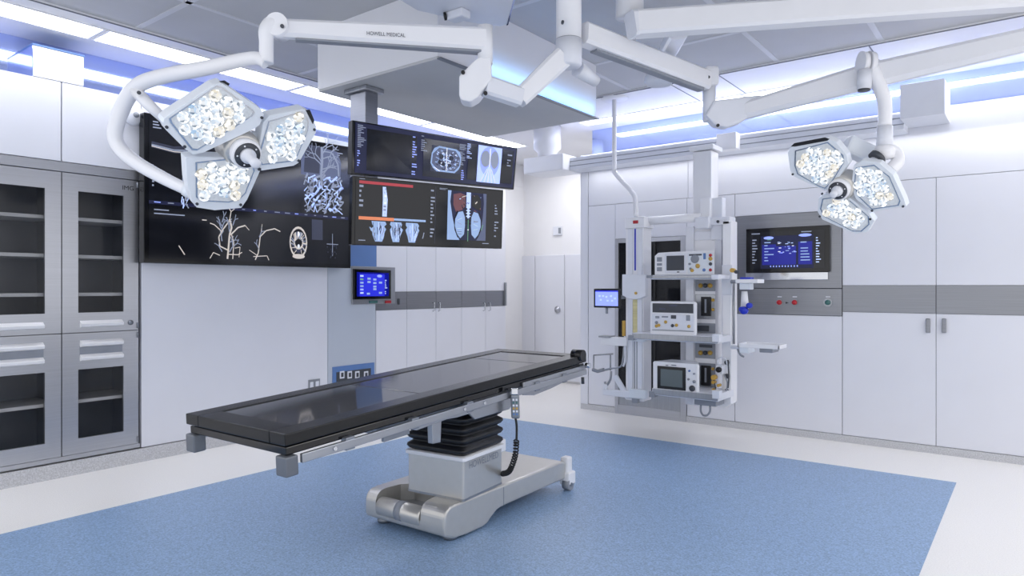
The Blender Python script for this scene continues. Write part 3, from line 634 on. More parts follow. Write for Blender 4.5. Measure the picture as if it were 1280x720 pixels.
# ceiling canopy plate with small camera
t = thing('ceiling_canopy', 'flat grey-white ceiling canopy plate with a small dark camera', 'canopy', (-2.2, 2.5, 2.66))
zp = 2.645
pts = [onZ(x, y, zp) for x, y in ((480, -12), (522, 13), (588, 28), (626, 33), (634, 30), (642, -2), (650, -45), (560, -75), (480, -50))]
MB().prism(pts, (0, 0, .05)).build('plate', M_whiteb, t)
cc = sum((p for p in pts), V3())/len(pts)
MB().cyl((cc.x, cc.y, zp+.05), (cc.x, cc.y, ZC-.001), .12).build('neck', M_white, t)
cp = onZ(572, 14, zp)
MB().box((cp.x-.05, cp.y-.035, zp-.045), (cp.x+.06, cp.y+.035, zp), 0, .01).build('camera_housing', M_whiteb, t)
cq = onZ(567, 13, zp-.02); MB().lathe((cp.x-.05, cp.y-.03, zp-.022), (-.6, -.6, -.2), [(0, 0), (.02, 0), (.02, .012), (0, .012)], 16).build('camera_lens', M_black, t)
b0, b1 = onZ(633, 32, zp), onZ(642, -2, zp); dd = (b1-b0)
MB().prism([b0, b1, b1+V3((.012, 0, 0)), b0+V3((.012, 0, 0))], (0, 0, .06)).build('edge_trim', M_glow, t)
# ================================================================== SURGICAL LAMPS
def inside(p, poly):
    c_ = False; n = len(poly)
    for i in range(n):
        (x0, y0), (x1, y1) = poly[i], poly[(i+1) % n]
        if (y0 > p[1]) != (y1 > p[1]) and p[0] < (x1-x0)*(p[1]-y0)/(y1-y0)+x0: c_ = not c_
    return c_
def edge_dist(p, poly):
    d = 9
    for i in range(len(poly)):
        a = V3((*poly[i], 0)); b = V3((*poly[(i+1) % len(poly)], 0)); q = V3((*p, 0)); ab = b-a
        k = max(0, min(1, (q-a).dot(ab)/ab.dot(ab))); d = min(d, (q-a-ab*k).length)
    return d
LENS = []
for k, m_ in enumerate((M_lens, M_lens, M_lensw, M_lensb)):
    mb = MB(); prof = [(.0245, 0), (.022, .010), (.0135, .019), (.004, .022)]; ns = (9, 8, 7, 8)[k]
    rings = [[V3((r*math.cos(6.283*i/ns+j*.35), r*math.sin(6.283*i/ns+j*.35), h)) for i in range(ns)] for j, (r, h) in enumerate(prof)]
    mb.loft(rings, 0, False)
    o = mb.build('lens', m_); LENS.append(o.data); bpy.data.objects.remove(o)
def crop(u, v, x0, y0, k): return (x0+u/k, y0+v/k)
def surgical_light(label, hub, t_, nv, pods, cvt, thick, spacing, hub_r, handle_len):
    p0 = at(*hub, t_); n = nv.normalized()
    root = thing('surgical_light', label, 'lamp', tuple(p0), 'surgical lamps')
    ex = n.orthogonal().normalized(); ey = n.cross(ex)
    q = n.to_track_quat('Z', 'Y')
    for pi, pd in enumerate(pods):
        lift = n*pd.get('lift', 0)
        fr = [onP(*cvt(*u), p0+lift, n) for u in pd['front']]; ln = [onP(*cvt(*u), p0+lift, n) for u in pd['lens']]
        cen = sum(fr, V3())/len(fr)
        mb = MB()
        back = [cen+(p-cen)*.86-n*thick for p in fr]; mid = [cen+(p-cen)*1.0-n*thick*.62 for p in fr]; lip = [cen+(p-cen)*.985+n*.006 for p in fr]
        mb.loft([back, mid, fr, lip], 0, False)
        pod = mb.build('lamp_pod', M_pale, root)
        b2 = MB(); out = [cen+(p-cen)*.985+n*.006 for p in fr]; c2 = sum(ln, V3())/len(ln)
        rim = [c2+(p-c2)*1.05+n*.010 for p in ln]; inn = [p+n*.010 for p in ln]; inn0 = [p+n*.0065 for p in ln]
        k = len(ln)
        for i in range(k):
            j = (i+1) % k
            b2.quad(rim[i], rim[j], inn[j], inn[i]); b2.quad(inn[i], inn[j], inn0[j], inn0[i]); b2.quad(rim[i]-n*.005, rim[j]-n*.005, rim[j], rim[i])
        b2.build('lens_frame', M_chrome, pod)
        MB().add([p+n*.0075 for p in ln], [list(range(k))]).build('light_panel', M_lensp, pod, fix=False)
        to2 = lambda p: ((p-p0).dot(ex), (p-p0).dot(ey))
        poly = [to2(p) for p in ln]; xs_ = [p[0] for p in poly]; ys_ = [p[1] for p in poly]
        rr_ = random.Random(pi+3); yy = min(ys_)+spacing*.45; row = 0
        while yy < max(ys_):
            xx = min(xs_)+spacing*(.45+.5*(row % 2))
            while xx < max(xs_):
                if inside((xx, yy), poly) and edge_dist((xx, yy), poly) > spacing*.22:
                    o = bpy.data.objects.new('lens', LENS[rr_.choice((0, 0, 1, 1, 2, 3))]); C.objects.link(o); o.parent = pod
                    o.location = p0+lift+ex*xx+ey*yy+n*.008-OFF[pod]; o.rotation_mode = 'QUATERNION'
                    o.rotation_quaternion = q @ Matrix.Rotation(rr_.random()*6, 3, 'Z').to_quaternion(); s_ = spacing/.049*rr_.uniform(.98, 1.08); o.scale = (s_, s_, s_)
                xx += spacing
            yy += spacing*.87; row += 1
        if 'slot' in pd:
            sl = [onP(*cvt(*u), p0+lift, n) for u in pd['slot']]
            MB().prism([p+n*.004 for p in sl], n*.004).build('vent_slot', M_black, pod)
        for u in pd.get('screws', []):
            p = onP(*cvt(*u), p0+lift, n); MB().cyl(p+n*.003, p+n*.011, .006, seg=8).build('screw', M_dgrey, pod)
        MB().cyl(cen-n*thick*1.0, cen-n*(thick+.02), .09, .05, 18).build('pod_cap', M_white, pod)
    # hub body, ring and handle
    k = hub_r
    MB().lathe(p0, n, [(0, -thick-.03), (k*1.0, -thick-.03), (k*1.35, -thick), (k*1.25, .0), (k*1.05, .02), (0, .02)], 28).build('hub', M_silver, root)
    MB().lathe(p0, n, [(k*.98, .018), (k, .03), (k, .05), (k*.92, .058), (k*.82, .058), (0, .058)], 28).build('hub_ring', M_white, root)
    hd = MB().lathe(p0, n, [(k*.84, .057), (k*.84, .061), (k*.5, .061), (0, .061)], 28).build('handle_collar', M_dgrey, root)
    for i in range(10):
        a = i*.628; p = p0+n*.061+(ex*math.cos(a)+ey*math.sin(a))*k*.67
        if i % 2 == 0: MB().cyl(p, p+n*.002, k*.06, seg=8).build('screw', M_white, hd)
    MB().lathe(p0, n, [(k*.52, .06), (k*.50, .075), (k*.33, .085), (k*.30, handle_len*.8), (k*.34, handle_len), (k*.2, handle_len+.006), (0, handle_len+.006)], 18).build('handle', M_whiteb, root)
    # spider linking the pods
    for pd in pods:
        fr = [onP(*cvt(*u), p0, n) for u in pd['front']]; cen = sum(fr, V3())/len(fr)
        MB().beam(p0-n*thick*.6, p0+(cen-p0)*.6-n*thick*.6, .10, thick*.55, .07, thick*.5, up=tuple(n)).build('pod_bracket', M_pale, root)
    return root, p0, n
vd = V3((VW[0], VW[1], 0)); vr = V3((RT[0], RT[1], 0)); vu = V3((0, 0, 1))
# left lamp
cv = lambda u, v: (180+u/4, 90+v/4)
d0 = -ray(305, 187).normalized()
n1 = d0*math.cos(math.radians(38))+(vr*.72-vu*.70)*math.sin(math.radians(38))
podsL = [
 dict(front=[(90, 250), (97, 230), (130, 204), (345, 62), (385, 50), (425, 75), (578, 178), (600, 212), (578, 262), (545, 285), (295, 402), (245, 412), (205, 385), (110, 290)], lens=[(132, 228), (360, 72), (385, 78), (530, 185), (540, 200), (528, 218), (265, 380), (240, 378), (138, 248)], slot=[(372, 45), (400, 40), (425, 56), (418, 66), (395, 52)], screws=[(110, 272), (200, 370), (585, 225)], lift=.018),
 dict(front=[(590, 250), (622, 216), (795, 182), (832, 200), (860, 268), (858, 300), (772, 452), (745, 468), (585, 492), (560, 470)], lens=[(624, 246), (785, 200), (800, 208), (815, 245), (812, 292), (755, 425), (735, 438), (590, 455), (570, 430)], slot=[(805, 188), (826, 186), (848, 240), (840, 258)], screws=[(770, 440), (848, 285), (575, 482)]),
 dict(front=[(205, 425), (255, 420), (420, 425), (550, 440), (585, 480), (515, 636), (485, 678), (350, 690), (262, 676), (235, 645), (212, 540)], lens=[(262, 452), (420, 435), (535, 465), (543, 492), (500, 600), (470, 630), (420, 643), (292, 636), (264, 618)], screws=[(262, 655), (480, 660), (572, 483)], lift=-.012)]
L1, p1, n1 = surgical_light('large left surgical lamp with three lit LED pods in front of the wall display', (302.5, 187.5), 2.8, n1, podsL, cv, .085, .048, .062, .15)
yk = [at(333, 79, 2.82), at(322, 73, 2.82), at(302, 75, 2.82), at(258, 85, 2.83), at(205, 95, 2.85), at(172, 107, 2.88), at(155, 130, 2.9), at(144, 163, 2.9), at(149, 184, 2.9), at(170, 203, 2.88), at(205, 223, 2.86), at(236, 238, 2.84)]
MB().tube(yk, [.027, .027, .028, .03, .031, .032, .032, .031, .030, .029, .027, .024], 14, 0, 5).build('yoke', M_white, L1)
MB().tube([at(168, 112, 2.88), at(185, 130, 2.87), at(204, 148, 2.87)], [.026, .024, .02], 12).build('yoke_branch', M_white, L1)
e = at(174, 116, 2.84); MB().cyl(e, e+d0*.012, .008, seg=8).build('screw', M_dgrey, L1)
e = at(237, 238, 2.84); MB().lathe(e, (at(260, 248, 2.84)-e), [(0, -.02), (.03, -.02), (.034, .0), (.03, .03), (0, .03)], 16).build('yoke_socket', M_pale, L1)
# right lamp
cv2 = lambda u, v: (960+u/3, 60+v/3)
d0r = -ray(1050, 233).normalized()
n2 = d0r*math.cos(math.radians(32))+(-vr*.75-vu*.66)*math.sin(math.radians(32))
podsR = [
 dict(front=[(74, 390), (90, 362), (222, 336), (258, 352), (296, 398), (304, 432), (248, 512), (216, 536), (100, 482), (84, 460)], lens=[(108, 386), (225, 355), (280, 402), (284, 428), (240, 498), (215, 522), (195, 515), (116, 470), (106, 440)], slot=[(88, 368), (100, 356), (215, 334), (232, 340), (225, 346), (105, 368)], screws=[(95, 472), (205, 545)], lift=.01),
 dict(front=[(322, 440), (355, 420), (420, 430), (470, 475), (512, 565), (520, 592), (392, 614), (330, 565), (312, 520)], lens=[(335, 450), (400, 440), (455, 482), (494, 570), (488, 586), (392, 600), (345, 555), (328, 515)], screws=[(392, 608), (508, 592)]),
 dict(front=[(190, 562), (215, 545), (300, 552), (335, 580), (382, 622), (400, 648), (376, 688), (330, 697), (204, 642), (186, 612)], lens=[(210, 566), (250, 560), (310, 574), (376, 630), (378, 658), (350, 683), (318, 682), (216, 630), (202, 602)], screws=[(196, 630), (385, 640)], lift=-.008)]
L2, p2, n2 = surgical_light('smaller right surgical lamp with three lit LED pods in front of the back wall', (1052, 234), 3.55, n2, podsR, cv2, .08, .043, .055, .13)
tR = 3.5
MB().tube([at(1086, 78, tR), at(1093, 92, tR), at(1102, 115, tR), at(1106, 130, tR), at(1106, 158, tR)], [.034, .034, .035, .034, .033], 14, 0, 5).build('drop_tube', M_white, L2)
MB().cyl(at(1106, 158, tR), at(1105.5, 190, tR), .037, .040, 18).build('collar', M_whiteb, L2)
e = at(1105, 186, tR); MB().lathe(e-vu*.06+d0r*.0, vu, [(0, 0), (.05, .01), (.052, .05), (.04, .075), (0, .08)], 18).build('swivel', M_white, L2)
MB().tube([at(1108, 187, tR), at(1119, 190, tR), at(1122, 202, tR-.02), at(1112, 212, tR-.03), at(1098, 217, tR-.03), at(1082, 217, tR-.02)], [.03, .03, .032, .032, .03, .026], 14, 0, 5).build('yoke', M_white, L2)
MB().tube([at(1104, 190, tR), at(1094, 205, tR-.01), at(1083, 217, tR-.02)], [.032, .036, .03], 14).build('yoke_branch', M_whiteb, L2)
MB().tube([at(1098, 195, tR-.02), at(1094, 199, tR-.02)], [.041, .041], 14).build('swivel_ring', M_dgrey, L2)
MB().obox(at(1078, 190, 3.62), (vr*.84-vu*.4, vu*.84+vr*.4, vd), (.10, .05, .04), 0, .015).build('pod_housing', M_pale, L2)

# ================================================================== CEILING ARMS
t = thing('ceiling_column', 'white ceiling column from which both surgical lamp arms branch', 'column', tuple(at(711, 60, 3.3)))
cx = at(711, 60, 3.3)
MB().lathe((cx.x, cx.y, at(711, 50, 3.3).z), vu, [(0, 0), (.061, 0), (.061, ZC-.001-at(711, 50, 3.3).z), (0, ZC-.001-at(711, 50, 3.3).z)], 28).build('upper_column', M_white, t)
zl0, zl1 = at(711, 84, 3.3).z, at(711, 49.5, 3.3).z
MB().lathe((cx.x, cx.y, zl0), vu, [(0, 0), (.055, 0), (.063, .012), (.064, zl1-zl0-.004), (0, zl1-zl0-.004)], 28).build('lower_hub', M_whiteb, t)
MB().lathe((cx.x, cx.y, zl1-.004), vu, [(.058, 0), (.0625, .001), (.0625, .003), (.058, .004)], 28).build('joint_ring', M_grey, t)
a = at(703, 29, 3.23); MB().cyl(a, a-vd*.02, .007, seg=10).build('screw', M_dgrey, t)
# left arm
t = thing('lamp_arm', 'white jointed ceiling arm lettered HOWELL MEDICAL carrying the left lamp', 'arm', tuple(at(600, 90, 3.15)))
MB().beam(at(703, 72, 3.28), at(648, 124, 3.2), .07, .10, .07, .085, up=(0, 0, 1)).build('hub_strut', M_white, t)
MB().beam(at(650, 122, 3.2), at(606, 107, 3.12), .075, .085, .07, .09).build('elbow_strut', M_whiteb, t)
e = [at(x, y, 3.14) for x, y in ((575, 99), (594, 80), (600, 76), (614, 76), (615, 103), (608, 112), (599, 125), (589, 131), (578, 129), (575, 124))]
MB().prism([p-vd*.055 for p in e], vd*.11, 0, .008).build('joint_block', M_white, t)
for px, py in ((607, 117), (579, 91)):
    a = at(px, py, 3.085); MB().cyl(a, a-vd*.012, .009, seg=10).build('screw', M_black, t)
MB().cyl(at(606.5, 80, 3.12), at(606.5, 33, 3.12), .035, seg=20).build('pivot_tube', M_white, t)
A0, A1 = at(606, 50.5, 3.12), at(350, 36, 2.84)
MB().beam(A0, A1, .07, .105, .06, .074, bev=.014).build('long_arm', M_white, t)
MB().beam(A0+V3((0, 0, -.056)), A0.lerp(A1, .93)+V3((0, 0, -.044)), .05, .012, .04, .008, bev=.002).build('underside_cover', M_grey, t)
MB().cyl(at(349, 34, 2.84)-vd*.04, at(349, 34, 2.84)+vd*.04, .047, seg=26).build('end_joint', M_white, t)
a = at(353, 33, 2.795); MB().cyl(a, a-vd*.006, .008, seg=10).build('screw', M_dgrey, t)
MB().tube([at(350, 30, 2.84), at(340, 31, 2.83), at(333.5, 39, 2.82), at(333, 52, 2.82), at(333, 79, 2.82)], [.036, .036, .033, .029, .029], 16, 0, 4).build('drop_tube', M_white, t)
dx = (A1-A0).normalized(); side = d0*1.0
ax_r = (at(500, 44.5, 3.0)-at(460, 42, 2.95)).normalized()
ftp = lambda px, py: onP(px, py, A0.lerp(A1, .5)-vd*.0365, (vd-dx*vd.dot(dx)).normalized())
a, b_ = ftp(458.5, 44), ftp(506.5, 46.8)
text('lettering', 'HOWELL MEDICAL', a, b_-a, vu, ((b_-a).length, .016), M_ink, t, .004)
# right arm
t = thing('lamp_arm', 'white jointed ceiling arm slanting right from the column to the right lamp', 'arm', tuple(at(890, 130, 3.9)))
MB().beam(at(728, 42, 3.34), at(882, 101, 3.9), .09, .105, .085, .11, bev=.014).build('arm_beam', M_white, t)
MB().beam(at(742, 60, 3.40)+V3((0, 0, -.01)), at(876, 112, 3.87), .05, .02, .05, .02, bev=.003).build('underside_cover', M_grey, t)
MB().cyl(at(722, 86, 3.36), at(745, 102, 3.45), .04, .028, 14).build('hub_stub', M_whiteb, t)
MB().obox(at(887.5, 97, 3.92), (vr, vd, vu), (.04, .05, .055), 0, .014).build('end_block', M_white, t)
a = at(885, 97, 3.86); MB().cyl(a, a-vd*.012, .009, seg=10).build('screw', M_dgrey, t)
MB().cyl(at(886.5, 106, 3.92), at(886.5, 152, 3.92), .036, seg=18).build('pivot_tube', M_whiteb, t)
e = [at(x, y, 3.9) for x, y in ((880, 145), (891, 127), (945, 120.5), (961, 123), (926, 154), (906, 161), (892, 158))]
MB().prism([p-vd*.035 for p in e], vd*.08, 0, .012).build('elbow_block', M_whiteb, t)
a = at(897, 157, 3.84); MB().cyl(a, a-vd*.01, .009, seg=10).build('screw', M_black, t)
B0, B1, B2 = at(918, 142, 3.93), at(1082, 96, 3.56), at(1330, 39, 3.05)
MB().beam(B0, B1, .07, .095, .075, .13, bev=.02).build('spring_arm', M_white, t)
MB().beam(B1-(B2-B1).normalized()*.01, B2, .075, .13, .075, .10, bev=.02).build('spring_arm', M_white, t)
for k in (-1, 1): MB().cyl(at(1084+k*4.5, 78, 3.5)-vr*.016, at(1084+k*4.5, 78, 3.5)+vr*.014, .056, .05, 22).build('joint_disc', M_white, t)
MB().cyl(at(1081, 88, 3.49), at(1080, 112, 3.49), .036, .034, 16).build('joint_socket', M_whiteb, t)
MB().cyl(at(1080, 111, 3.489), at(1080, 114, 3.489), .031, .028, 16).build('socket_ring', M_dgrey, t)
MB().beam(at(1083, 84, 3.51), B1, .05, .06, .05, .06).build('joint_link', M_white, t)
# third arm, upper right
t = thing('lamp_arm', 'white horizontal ceiling arm running out of view at upper right', 'arm', tuple(at(800, 30, 3.4)))
hx = at(787, 22, 3.45)
MB().lathe((hx.x, hx.y, hx.z), vu, [(0, 0), (.07, 0), (.07, ZC-.012-hx.z), (.10, ZC-.012-hx.z), (.10, ZC-.001-hx.z), (0, ZC-.001-hx.z)], 28).build('ceiling_mount', M_white, t)
MB().lathe((hx.x, hx.y, ZC-.006), vu, [(.10, 0), (.125, 0), (.125, .005), (.10, .005)], 28).build('mount_ring', M_dgrey, t)  # dark ring round the ceiling mount
MB().beam(at(795, 30.5, 3.38), at(1340, -8, 3.1), .10, .122, .10, .11, bev=.014).build('arm_beam', M_white, t)
MB().beam(at(788, 31, 3.37), at(795, 30.5, 3.38), .10, .125, .10, .122, bev=.014).build('end_cap', M_whiteb, t)
MB().beam(at(848, 40, 3.45), at(836, 62, 3.93), .09, .07, .10, .07).build('drop_block', M_white, t)
MB().tube([at(839, 54, 3.95), at(828, 92, 3.98)], [.045, .055], 14).build('drop_tube', M_white, t)
MB().lathe(at(824, 106, 3.98), vu, [(0, 0), (.07, .0), (.085, .02), (.08, .05), (.05, .08), (0, .085)], 20).build('end_dome', M_whiteb, t)

# ================================================================== EQUIPMENT PENDANT
def fb(mb, px0, py0, px1, py1, Yf, Yb, m=0, bev=.004):
    mid = (px0+px1)/2
    return mb.box((bx(px0, Yf), Yf, bz(mid, py1, Yf)), (bx(px1, Yf), Yb, bz(mid, py0, Yf)), m, bev)
def fq(px, py, Y): return onY(px, py, Y)
GR = 'devices on the equipment pendant'
t = thing('equipment_pendant', 'tall white ceiling pendant with two columns and three equipment shelves', 'pendant', (bx(850, 5.4), 5.45, 2.4))
YP = 5.42
m = fb(MB(), 866, 189, 889, 276, YP, YP+.16); m.box((bx(863, YP)-.0, YP-.03, 2.372), (bx(893, YP), YP+.19, 2.411), 0, .006); m.build('ceiling_column', M_white, t)
fb(MB(), 874, 247, 888, 275, YP-.06, YP+.1, 0, .01).build('carriage', M_white, t)
fb(MB(), 888, 247, 903, 300, YP-.02, YP+.06, 0, .008).build('carriage_plate', M_whiteb, t)
a, b_ = fq(803, 276.5, 5.36), fq(876, 277, 5.36)
MB().cyl((a.x, 5.36, a.z), (b_.x, 5.36, a.z), .036, seg=18).build('cross_bar', M_white, t)
fb(MB(), 868, 271, 886, 285, 5.32, 5.42, 0, .008).build('bar_clamp', M_whiteb, t)
fb(MB(), 884, 271, 912, 281, 5.36, 5.5, 0, .006).build('top_bracket', M_whiteb, t)
e = fq(897.5, 277, 5.355); MB().cyl(e, e-V3((0, .006, 0)), .012, seg=10).build('screw', M_dgrey, t)
# gas column
gc = fb(MB(), 859, 283, 894, 508, YP, YP+.15, 0, .006).build('gas_column', M_white, t)
fb(MB(), 857, 283, 867, 506, YP-.025, YP, 0, .004).build('edge_profile', M_whiteb, t)
fb(MB(), 868, 289, 896, 300, YP-.012, YP, 0, .004).build('cover_plate', M_whiteb, t)
for (y0_, y1_) in ((350, 364), (368, 399), (404, 416), (428, 448), (454, 486)):
    pl = fb(MB(), 869, y0_, 894, y1_, YP-.008, YP, 0, .003).build('outlet_plate', M_grey if y0_ != 368 else M_alu, t)
    if y0_ in (368, 454):
        fb(MB(), 876, y0_+3, 888, y1_-4, YP-.022, YP-.008, 0, .003).build('socket_block', M_black, pl); fb(MB(), 880.5, y0_+6, 883, y1_-8, YP-.026, YP-.022, 0, .002).build('socket_slot', M_grey, pl)
        for yy in ((y0_+7, y0_+19)): e = fq(891.5, yy, YP-.008); MB().lathe(e, (0, -1, 0), [(0, 0), (.013, 0), (.013, .012), (.006, .02), (0, .02)], 12).build('gas_outlet', M_yel, pl)
    elif y0_ == 404:
        fb(MB(), 871, 407, 886, 414, YP-.016, YP-.008, 0, .003).build('gauge_window', M_dgrey, pl)
    else:
        yc = (y0_+y1_)/2 + (3 if y0_ == 428 else 0)
        for px, m_ in ((876, M_yel), (882, M_dgrey), (888, M_yel)):
            e = fq(px, yc, YP-.008); MB().lathe(e, (0, -1, 0), [(0, 0), (.019, 0), (.019, .012), (.010, .016), (.010, .03), (0, .03)], 12).build('gas_outlet', m_, pl)
        if y0_ == 428: fb(MB(), 874, 431, 890, 434.5, YP-.014, YP-.008, 0, .001).build('label_bar', M_dgrey, pl)
# right profile column
fb(MB(), 903, 276, 914, 504, YP-.06, YP+.08, 0, .006).build('right_column', M_white, t)
fb(MB(), 902, 331, 915, 369, YP-.075, YP-.06, 0, .006).build('column_cover', M_whiteb, t)
e = [fq(x, y, YP-.055) for x, y in ((895, 495), (914, 495), (914, 505), (906, 510), (897, 507))]; MB().prism(e, (0, .1, 0)).build('column_foot', M_white, t)
fb(MB(), 894, 283, 902, 345, YP-.0, YP+.08, 0, .003).build('column_web', M_whiteb, t)
a, b_ = fq(917.5, 352, YP-.03), fq(917.5, 430, YP-.03); MB().cyl(a, b_, .008, seg=8).build('rail_rod', M_alu, t)
# left column
YC = 5.26
lc = fb(MB(), 782, 272, 804.5, 501, YC, YC+.15, 0, .006).build('left_column', M_white, t)
for px0, px1 in ((784.5, 790.5), (796.5, 802.5)): fb(MB(), px0, 286, px1, 490, YC-.012, YC, 0, .003).build('column_rib', M_whiteb, lc)
fb(MB(), 781, 271, 805, 285, YC-.02, YC+.16, 0, .005).build('column_cap', M_white, lc)
fb(MB(), 791, 275.5, 797.5, 279.5, YC-.026, YC-.02, 0, .003).build('red_lamp', M_red, lc)
fb(MB(), 793, 286, 794.6, 338, YC-.004, YC, 0, 0).build('blue_strip', M_blu, lc)
fb(MB(), 791, 374, 797, 416, YC-.004, YC, 0, 0).build('yellow_scale', mat('scale_yellow', '#d8cf9c', .5, noise=((1, 1, 60), .12, 1)), lc)
fb(MB(), 792.5, 424, 793.6, 490, YC-.004, YC, 0, 0).build('groove', M_grey, lc); fb(MB(), 795.5, 424, 796.6, 490, YC-.004, YC, 0, 0).build('groove', M_grey, lc)
Yc = YC-.05
e = [fq(x, y, Yc) for x, y in ((777.5, 343), (806.5, 343), (806.5, 370), (799, 373.5), (792, 374.5), (785, 373), (777.5, 369))]
cg = MB().prism(e, (0, .06, 0), 0, .004).build('lift_carriage', M_whiteb, t)
e = fq(795, 366.5, Yc); MB().cyl(e, e-V3((0, .008, 0)), .012, seg=10).build('knob', M_yel, cg)
fb(MB(), 777.5, 401, 781, 420, YC+.01, YC+.04, 0, .002).build('side_marker', M_yel, t)
fb(MB(), 788, 417, 806, 427, YC-.045, YC, 0, .005).build('shelf_clamp', M_pale, t)
fb(MB(), 786, 487, 807, 498, YC-.05, YC, 0, .006).build('shelf_clamp', M_pale, t); fb(MB(), 789.5, 496, 797, 504, YC-.04, YC, 0, .004).build('clamp_foot', M_grey, t)
# pole to ceiling
a = onZ(768, 123, ZC-.013); yp_ = a.y
pts = [a, onY(768, 150, yp_), onY(768, 205, yp_), onY(769.5, 217, yp_), onY(790, 240, yp_-.03), onY(794.5, 250, yp_-.03), onY(795, 271, yp_-.03)]
MB().tube(pts, .020, 14, 0, 4).build('supply_pipe', M_white, t)
MB().lathe((a.x, a.y, ZC-.0125), (0, 0, -1), [(0, 0), (.12, 0), (.115, .008), (.03, .014), (0, .014)], 28).build('ceiling_rose', M_white, t)
# shelves
for px0, px1, y0_, y1_, lx in ((812, 897, 343.5, 349, 0), (789, 898, 418.5, 427, 0), (815, 898, 489, 498, 0)):
    Yf = 5.08
    sh = fb(MB(), px0, y0_, px1, y1_, Yf, YP-.001, 0, .006).build('shelf', M_whiteb, t)
    fb(MB(), px0+1, y0_+.8, px1-1, y1_-1, Yf-.012, Yf, 0, .003).build('front_rail', M_alu, sh)
    fb(MB(), px0-4, y0_+.5, px0+3, y1_-1.5, Yf-.016, Yf+.05, 0, .003).build('end_cap', M_grey, sh)
    fb(MB(), px1-8, y0_-.5, px1+1, y1_+.5, Yf-.016, Yf+.05, 0, .003).build('end_cap', M_whiteb, sh)
fb(MB(), 868, 497.5, 895, 507, 5.16, 5.34, 0, .004).build('under_shelf_box', M_grey, t)
a = [fq(876, 506, 5.18), fq(876, 514, 5.18), fq(879, 519, 5.18), fq(884, 519, 5.18), fq(887.5, 514, 5.18), fq(887.5, 506, 5.18)]
MB().tube(a, .008, 10, 0, 4).build('pull_loop', M_grey, t)
# left side brackets on the pendant
tb = fb(MB(), 751, 421.5, 783, 432, 5.22, 5.30, 0, .004).build('side_bracket', M_white, t)
fb(MB(), 748, 420, 762, 422, 5.20, 5.30, 0, .001).build('bracket_lip', M_alu, tb)
fr_ = MB()
Q = lambda x, y: fq(x, y, 5.24)
fr_.tube([Q(742, 444), Q(742, 461), Q(743, 464)], .007, 8); fr_.tube([Q(763, 443), Q(763, 463)], .007, 8); fr_.tube([Q(742, 444), Q(766, 442.5)], .007, 8); fr_.tube([Q(741, 462), Q(752, 463), Q(766, 460), Q(776, 458), Q(779, 447), Q(780, 432)], .009, 8, 0, 3)
fr_.build('wire_holder', M_alu, t)
MB().tube([Q(741, 462), Q(747, 464), Q(755, 462)], .016, 10).build('holder_grip', M_grey, t)
ch = MB().beam(Q(769, 470), Q(785, 497), .03, .045, .03, .045, bev=.006).beam(Q(755, 490), Q(800, 494), .05, .05, .05, .06, bev=.006).build('lower_bracket', M_whiteb, t)
MB().tube([Q(764, 464), Q(763, 474), Q(758, 482), Q(756, 477)], .010, 10, 0, 3).build('hook', M_alu, ch)
MB().cyl(Q(757, 480), Q(757, 491), .022, seg=12).build('cup', M_whiteb, ch)
MB().tube([Q(781, 420), Q(781.5, 448), Q(779, 458)], .009, 8, 0, 3).build('hose', M_whiteb, t)
# tablet
t2 = thing('tablet_display', 'small tablet with a pale blue screen on the left side of the equipment pendant', 'tablet', tuple(fq(758, 372, 5.2)), GR)
q = [fq(742, 361, 5.2), fq(775, 360.5, 5.2), fq(775, 384.5, 5.2), fq(742, 385, 5.2)]
zt_ = (q[0].z+q[1].z)/2; zb_ = (q[2].z+q[3].z)/2; q[0].z = q[1].z = zt_; q[2].z = q[3].z = zb_
sc, n = slab(q, .025, (.07, .10), t2, 'housing', M_gloss, .005)
sc.rect(0, 0, 1, 1, P_); sc.up(); sc.rect(0, 0, 1, .08, B_)
for (u, v) in ((.15, .3), (.3, .3), (.2, .55), (.45, .35), (.5, .6), (.65, .3), (.7, .6), (.82, .45)): sc.rect(u, v, u+.09, v+.12, I_)
sc.mb.build('screen', MS, t2, fix=False)
MB().cyl(fq(758.5, 384, 5.23), fq(758.5, 392, 5.23), .012, seg=10).build('mount_stub', M_grey, t2)
MB().beam(fq(774, 372, 5.24), fq(782.5, 371, 5.29), .03, .03, .03, .03, bev=.005).build('mount_arm', M_alu, t2)
# device 1
YV = 5.10
def face(px, py): return fq(px, py, YV)
def ctl(root, lst, depth=.006):
    for px0, py0, px1, py1, m_, nm in lst: fb(MB(), px0, py0, px1, py1, YV-depth, YV-.0005, 0, .002).build(nm, m_, root)
def knob(root, px, py, r, m_, nm='knob'):
    e = face(px, py); MB().lathe((e.x, YV-.0005, e.z), (0, -1, 0), [(0, 0), (r, 0), (r, .01), (r*.7, .016), (0, .016)], 14).build(nm, m_, root)
d1 = thing('patient_monitor', 'long white device with grey screen and coloured controls on the top shelf', 'monitor', tuple(face(855, 344)), GR)
e = [face(818.5, 343.2), face(818.5, 320), face(823, 316), face(838, 315), face(892.5, 313), face(893, 343.2)]
e[0].z = e[5].z = bz(855, 343.2, YV)
MB().loft([e, [V3((e[0].x*.12+p.x*.88 if p.x < -9 else p.x-(.09 if p.x > (e[0].x+e[5].x)/2 else -.05), YV+.22, p.z)) for p in e]], 0, False).build('body', M_white, d1)
ctl(d1, [(831, 317, 857.5, 341.5, M_whiteb, 'screen_frame'), (859.5, 316, 892, 342, M_pale, 'control_panel')], .004)
ctl(d1, [(833, 319.5, 855, 338, M_dgrey, 'screen')], .007)
ctl(d1, [(821, 321.5, 827, 327, M_grey, 'vent'), (821, 329, 827, 332, M_grey, 'vent'), (821, 334, 827, 339, M_grey, 'vent'), (861, 317.5, 877, 319.5, M_ink, 'label_bar'), (879, 316.5, 882, 324, M_blue, 'blue_mark'), (846, 339.3, 849, 340.6, M_dgrey, 'button')], .008)
